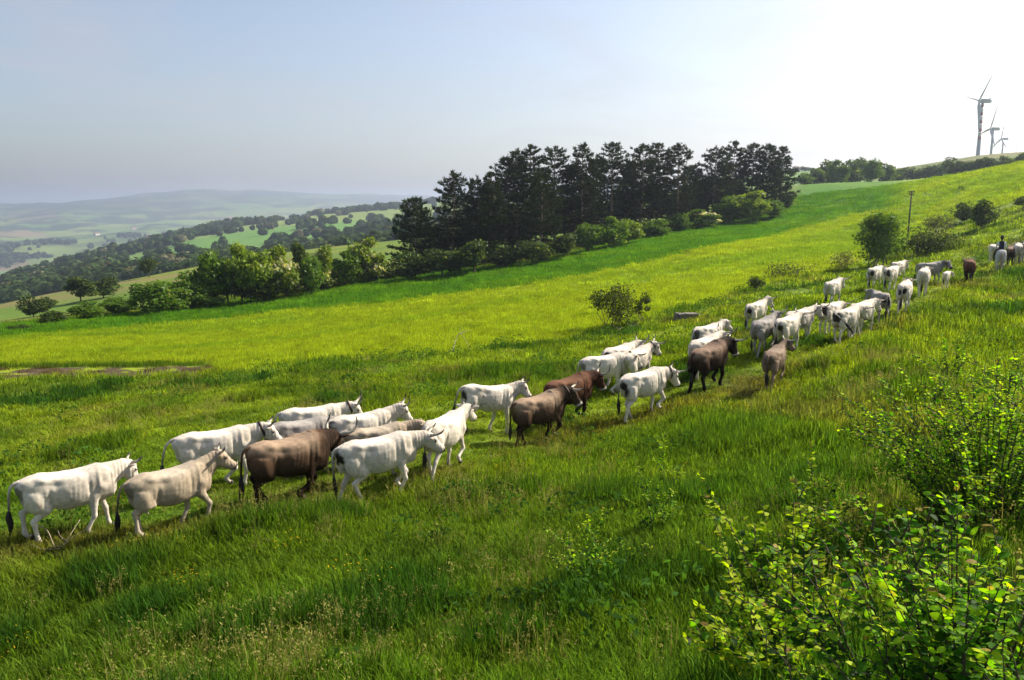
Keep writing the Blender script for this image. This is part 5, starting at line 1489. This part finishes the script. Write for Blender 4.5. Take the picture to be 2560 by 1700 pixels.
def tuft(name, n, rad, h, w, seed, mat, lean=.45, seeds=False, lo=.38, hi=1.55):
    rs = np.random.default_rng(seed)
    V = []; Fq = []; SH = []
    for i in range(n):
        while len(SH) < len(V): SH.append(SH[-1] if SH else (1, 1, 1))
        kk = rs.random(); sh = (1.15, 1.0, 1.0) if kk < .18 else ((1.6, 1.25, 1.5) if kk < .23 else (1, 1, 1)); sh = np.array(sh) * rs.uniform(lo, hi)
        a = rs.uniform(0, 6.28); r_ = rad * math.sqrt(rs.random()); o = np.array([math.cos(a) * r_, math.sin(a) * r_, -.04])
        b = rs.uniform(0, 6.28); hh = h * rs.uniform(.45, 1.1); ln = hh * lean * rs.random() ** .8
        dl = np.array([math.cos(b), math.sin(b), 0]); sd_ = np.array([-dl[1], dl[0], 0]) * w * rs.uniform(.6, 1.3) * .5
        k = len(V)
        P = [o, o + dl * ln * .22 + np.array([0, 0, hh * .5]), o + dl * ln * .6 + np.array([0, 0, hh * .85]), o + dl * ln + np.array([0, 0, hh * .98])]
        if seeds and rs.random() < .45:
            # stalk with a loose panicle
            V += [P[0] - sd_ * .3, P[0] + sd_ * .3, P[2] + sd_ * .3, P[2] - sd_ * .3]; Fq.append((k, k + 1, k + 2, k + 3))
            for q in range(9):
                c = P[2] + (P[3] - P[2]) * rs.uniform(-.4, 1.6) + rs.normal(size=3) * np.array([.018, .018, .012]); e = rand_dirs(1, rs)[0] * .013; g = np.cross(e, rand_dirs(1, rs)[0]); g = g / (np.linalg.norm(g) + 1e-9) * .006
                k2 = len(V); V += [c - e, c + g, c + e, c - g]; Fq.append((k2, k2 + 1, k2 + 2, k2 + 3))
            continue
        V += [P[0] - sd_, P[0] + sd_, P[1] + sd_ * .9, P[1] - sd_ * .9, P[2] + sd_ * .6, P[2] - sd_ * .6, P[3] + sd_ * .08, P[3] - sd_ * .08]
        Fq += [(k, k + 1, k + 2, k + 3), (k + 3, k + 2, k + 4, k + 5), (k + 5, k + 4, k + 6, k + 7)]
        SH += [tuple(sh)] * (len(V) - len(SH))
    while len(SH) < len(V): SH.append((1, 1, 1))
    me = mesh_from(name, np.array(V), np.array(Fq), mat, True)
    set_cols(me, np.array(SH), 'shade')
    return me

def scatter(name, protos, P, rotz, scl, idx, tint, kind='stuff', tilt=None):
    """one object whose points carry a copy of one of the prototype meshes each"""
    col = bpy.data.collections.new(name + '_kinds')
    for i, me in enumerate(protos):
        o = bpy.data.objects.new('%s_kind_%02d' % (name, i), me); col.objects.link(o)
    me = bpy.data.meshes.new(name); me.vertices.add(len(P)); me.vertices.foreach_set('co', np.asarray(P, np.float32).ravel())
    def attr(nm, typ, dat, key):
        a = me.attributes.new(nm, typ, 'POINT'); a.data.foreach_set(key, np.asarray(dat).ravel())
    rv = np.zeros((len(P), 3), np.float32); rv[:, 2] = rotz
    if tilt is not None: rv[:, :2] = tilt
    attr('rot', 'FLOAT_VECTOR', rv, 'vector'); attr('scl', 'FLOAT_VECTOR', np.asarray(scl, np.float32), 'vector')
    attr('pick', 'INT', np.asarray(idx, np.int32), 'value')
    c4 = np.ones((len(P), 4), np.float32); c4[:, :3] = tint; attr('tint', 'FLOAT_COLOR', c4, 'color')
    o = obj(name, me)
    ng = bpy.data.node_groups.new(name, 'GeometryNodeTree')
    ng.interface.new_socket('Geometry', in_out='INPUT', socket_type='NodeSocketGeometry'); ng.interface.new_socket('Geometry', in_out='OUTPUT', socket_type='NodeSocketGeometry')
    gi = ng.nodes.new('NodeGroupInput'); go = ng.nodes.new('NodeGroupOutput')
    ip = ng.nodes.new('GeometryNodeInstanceOnPoints'); ci = ng.nodes.new('GeometryNodeCollectionInfo')
    ci.inputs['Collection'].default_value = col; ci.inputs['Separate Children'].default_value = True; ci.inputs['Reset Children'].default_value = True
    def na(nm, typ):
        q = ng.nodes.new('GeometryNodeInputNamedAttribute'); q.data_type = typ; q.inputs['Name'].default_value = nm; return q.outputs['Attribute']
    ip.inputs['Pick Instance'].default_value = True
    l = ng.links.new
    l(gi.outputs[0], ip.inputs['Points']); l(ci.outputs[0], ip.inputs['Instance']); l(na('pick', 'INT'), ip.inputs['Instance Index'])
    er = ng.nodes.new('FunctionNodeEulerToRotation'); l(na('rot', 'FLOAT_VECTOR'), er.inputs[0]); l(er.outputs[0], ip.inputs['Rotation'])
    l(na('scl', 'FLOAT_VECTOR'), ip.inputs['Scale']); l(ip.outputs[0], go.inputs[0])
    md = o.modifiers.new('scatter', 'NODES'); md.node_group = ng
    tag(o, kind=kind)
    return o

def ring_points(r0, r1, dens, seed, half=.74):
    rs = np.random.default_rng(seed); n = int(dens * half * (r1 * r1 - r0 * r0))
    r_ = np.sqrt(rs.uniform(r0 * r0, r1 * r1, n)); a = rs.uniform(-half, half, n)
    return r_ * np.sin(a), r_ * np.cos(a)

def grass_layer(name, protos, bands, seed, hfun, field=0):
    X = []; Y = []; S = []
    for k, (r0, r1, dens, s_) in enumerate(bands):
        x, y = ring_points(r0, r1, dens, seed + k); X.append(x); Y.append(y); S.append(np.full(len(x), s_))
    x = np.concatenate(X); y = np.concatenate(Y); s_ = np.concatenate(S)
    r = np.hypot(x, y); lr = np.log(r); az = np.arctan2(x, y)
    inf = (lr - bl(B1, az)) > (fbm(x / 6.5, y / 5, 53, 3) - .5) * -.05
    keep = inf if field else ~inf
    keep &= lr < bl(B3, az) + .10
    h = hfun(x, y, r, lr, az)
    keep &= h > .02
    x, y, s_, h, r = x[keep], y[keep], s_[keep], h[keep], r[keep]
    rs = np.random.default_rng(seed + 77); n = len(x)
    t = land_colour(x, y) * rs.uniform(.85, 1.4, (n, 1))
    sc3 = np.column_stack([s_, s_, h]) * rs.uniform(.75, 1.25, (n, 1))
    return scatter(name, protos, np.column_stack([x, y, H(x, y) - .01]), rs.uniform(0, 6.28, n), sc3, rs.integers(0, len(protos), n), t, tilt=rs.normal(size=(n, 2)) * .10)

def h_past(x, y, r, lr, az):
    """grass height: grazed short on the trodden line, rank tussocks elsewhere, tall in the foreground"""
    pd = (lr - bl(PATH, az)) * np.maximum(r, 8) / 16
    tr = sstep(-.11, -.03, pd) * (1 - sstep(.20, .34, pd))
    n1 = fbm(x / 1.6, y / 1.6, 51, 3); n2 = fbm(x / 5, y / 5, 111, 3)
    fore = 1 - sstep(-.04, .12, pd)
    h = .34 + 1.0 * sstep(.45, .72, n1) * (.5 + .5 * n2) + .35 * fore + .5 * (n2 - .4)
    h = h * (1 - .70 * tr * (1 - .4 * n1))
    return np.clip(h, .16, 1.6)
near = [tuft('grass_tuft', 32, .11, .34, .0105, 500 + i, m_grass, .55) for i in range(4)]
mid = [tuft('grass_tuft', 34, .22, .34, .016, 510 + i, m_grass, .55) for i in range(3)]
far_ = [tuft('grass_tuft', 34, .42, .36, .030, 520 + i, m_grass, .5) for i in range(3)]
grass_layer('pasture_grass_near', near, [(2.0, 9, 110, 1.0), (9, 15, 85, 1.15)], 600, h_past)
grass_layer('pasture_grass_middle', mid, [(12, 22, 34, 1.0), (22, 34, 20, 1.2)], 610, h_past)
grass_layer('pasture_grass_far', far_, [(30, 50, 7.5, 1.0), (50, 110, 3.2, 1.4)], 620, h_past)

def h_crop(x, y, r, lr, az):
    rows = vnoise((x * .62 - y * .78) / 1.25, (x * .78 + y * .62) / 14, 71)
    k1 = sstep(-.004, .008, lr - bl(B1, az)) * sstep(-.004, .004, bl(B1S, az) - lr) * (1 - sstep(-.365, -.353, az))
    strip = sstep(-.01, .01, lr - bl(B2, az))
    return np.where(k1 > .5, .30 * (vnoise(x / .5, y / .5, 181) > .72), .62 + .22 * (rows - .5) + .45 * strip * fbm(x / 3, y / 3, 121, 2))
crop = [tuft('crop_tuft', 60, .50, .46, .020, 530 + i, m_grass, .30, lo=.7, hi=1.3) for i in range(3)]
crop2 = [tuft('crop_tuft', 70, 1.0, .46, .042, 540 + i, m_grass, .30, lo=.75, hi=1.25) for i in range(3)]
grass_layer('crop_field_near', crop, [(36, 75, 5.6, 1.0)], 630, h_crop, 1)
grass_layer('crop_field_far', crop2, [(75, 150, 1.7, 1.0), (150, 240, .8, 1.4)], 640, h_crop, 1)

# flowering grasses and small yellow flowers
seedt = [tuft('seed_tuft', 14, .16, .52, .006, 550 + i, m_seed, .35, True) for i in range(3)]
x, y = ring_points(4, 30, 6, 701)
r = np.hypot(x, y); lr = np.log(r); az = np.arctan2(x, y); rs = np.random.default_rng(5)
pd = (lr - bl(PATH, az)) * np.maximum(r, 8) / 16
dens = sstep(.46, .66, fbm(x / 2.2, y / 2.2, 131, 3) + .10 * np.exp(-((az + .28) / .25) ** 2) - .06 * sstep(.0, .3, az)) * (.25 + .75 * (pd < .02)) * (lr < bl(B1, az))
k = rs.random(len(x)) < dens
x, y = x[k], y[k]; n = len(x)
scatter('flowering_grass', seedt, np.column_stack([x, y, H(x, y)]), rs.uniform(0, 6.28, n), rs.uniform(.8, 1.4, (n, 1)) * np.ones((1, 3)), rs.integers(0, 3, n),
        np.array([.26, .255, .075]) * rs.uniform(.7, 1.25, (n, 1)) * np.array([1, 1, 1]))
fl = MB()
rsf = np.random.default_rng(8)
for i in range(16):
    c = np.array([rsf.normal() * .14, rsf.normal() * .14, rsf.uniform(.22, .42)])
    ring = [c + np.array([math.cos(a) * .011, math.sin(a) * .011, .004]) for a in np.linspace(0, 5.24, 6)]
    fl.add(np.array(ring + [c]), [(j, (j + 1) % 6, 6) for j in range(6)])
fl_me = mesh_from('yellow_flower', np.vstack(fl.V), fl.F, m_seed, False)
x, y = ring_points(9, 32, 8, 711); r = np.hypot(x, y); lr = np.log(r); az = np.arctan2(x, y)
pd = np.abs(lr - bl(PATH, az)) * np.maximum(r, 8) / 16
k = rs.random(len(x)) < sstep(.50, .70, fbm(x / 1.8, y / 1.8, 141, 3)) * (.25 + .75 * np.exp(-(pd / .14) ** 2)) * (lr < bl(B1, az)) * .35
x, y = x[k], y[k]; n = len(x)
scatter('meadow_flowers', [fl_me], np.column_stack([x, y, H(x, y)]), rs.uniform(0, 6.28, n), np.ones((n, 3)), np.zeros(n), np.tile(np.array([.75, .50, .015]), (n, 1)))
# broad weeds in the pasture
wd = []
for i in range(2):
    q = np.random.default_rng(560 + i); nn_ = 70; C = rand_dirs(nn_, q) * np.array([.22, .22, .16]) + np.array([0, 0, .18]); Nw = rand_dirs(nn_, q) + np.array([0, 0, .8]); Nw /= np.linalg.norm(Nw, axis=1, keepdims=True)
    V, Fq, cc = leaf_quads(C, Nw, .034 * q.uniform(.6, 1.3, nn_), np.ones((nn_, 3)), q, .45); wd.append(mesh_from('weed', V, Fq, m_grass, False)); set_cols(wd[-1], np.ones((len(V), 3)), 'shade')
x, y = ring_points(7, 70, 1.0, 721); r = np.hypot(x, y); lr = np.log(r); az = np.arctan2(x, y)
k = (rs.random(len(x)) < sstep(.52, .70, fbm(x / 3, y / 3, 151, 3))) & (lr < bl(B1, az) + .03)
x, y = x[k], y[k]; n = len(x)
scatter('meadow_weeds', wd, np.column_stack([x, y, H(x, y)]), rs.uniform(0, 6.28, n), rs.uniform(.7, 1.7, (n, 1)) * np.ones((1, 3)), rs.integers(0, 2, n), np.array([.040, .095, .018]) * rs.uniform(.7, 1.5, (n, 1)))

# woods on the far slopes
ft = []
for i in range(5):
    q = np.random.default_rng(570 + i); nn_ = 150; d = rand_dirs(nn_, q); d[:, 2] = d[:, 2] * .9
    C = d * (q.uniform(.72, 1.0, (nn_, 1)) + .12 * np.sin(d[:, :1] * 5 + i)) * np.array([.55, .55, .50]) + np.array([0, 0, .48]); Nw = d + rand_dirs(nn_, q) * .5; Nw /= np.linalg.norm(Nw, axis=1, keepdims=True)
    V, Fq, cc = leaf_quads(C, Nw, .17 * q.uniform(.7, 1.3, nn_), np.ones((nn_, 3)), q, .8); ft.append(mesh_from('far_crown', V, Fq, m_wood_far, False))
xs = []; ys = []
for r0, r1, dn, sd_ in [(380, 900, .016, 731), (900, 1800, .0075, 732), (1800, 3400, .0022, 733)]:
    q = np.random.default_rng(sd_); n = int(dn * .41 * (r1 * r1 - r0 * r0)); rr = np.sqrt(q.uniform(r0 * r0, r1 * r1, n)); aa = q.uniform(-.72, .10, n)
    xs.append(rr * np.sin(aa)); ys.append(rr * np.cos(aa))
x = np.concatenate(xs); y = np.concatenate(ys); k = wood_mask(x, y) > .5
hedge = (rs.random(len(x)) < .03) | ((np.abs((fbm(x / 170, y / 170, 161, 2)) - .5) < .012) & (rs.random(len(x)) < .8))
k |= hedge; x, y = x[k], y[k]; n = len(x); r = np.hypot(x, y)
s_ = rs.uniform(6, 11, n) * np.where(r > 1800, 1.7, np.where(r > 900, 1.2, 1.0))
tc = lerp(np.array([.026, .055, .018]), np.array([.065, .105, .028]), rs.random(n)); tc = lerp(tc, np.array([.16, .16, .09]), (rs.random(n) < .05).astype(float))
scatter('far_woodland', ft, np.column_stack([x, y, H(x, y) - .4]), rs.uniform(0, 6.28, n), s_[:, None] * rs.uniform(.85, 1.15, (n, 3)), rs.integers(0, 5, n), tc)
HAZE = 0.000185

# ------------------------------------------------------------------ haze
zlo = float(gz.min()) - 1.5
zhi = max(float(gz.max()), 140) + 12
hz = MB()
hz.box((0, 0, (zlo + zhi) / 2), (32000, 32000, zhi - zlo))
m_haze, nt = mat_new('haze')
pv = N(nt, 'VolumePrincipled')
pv.inputs['Color'].default_value = (.60, .71, .92, 1)
pv.inputs['Density'].default_value = HAZE
pv.inputs['Anisotropy'].default_value = .45
nt.links.new(pv.outputs[0], N(nt, 'OutputMaterial').inputs['Volume'])
haze = hz.build('haze', m_haze, cols=False, smooth=False)
tag(haze, kind='stuff')
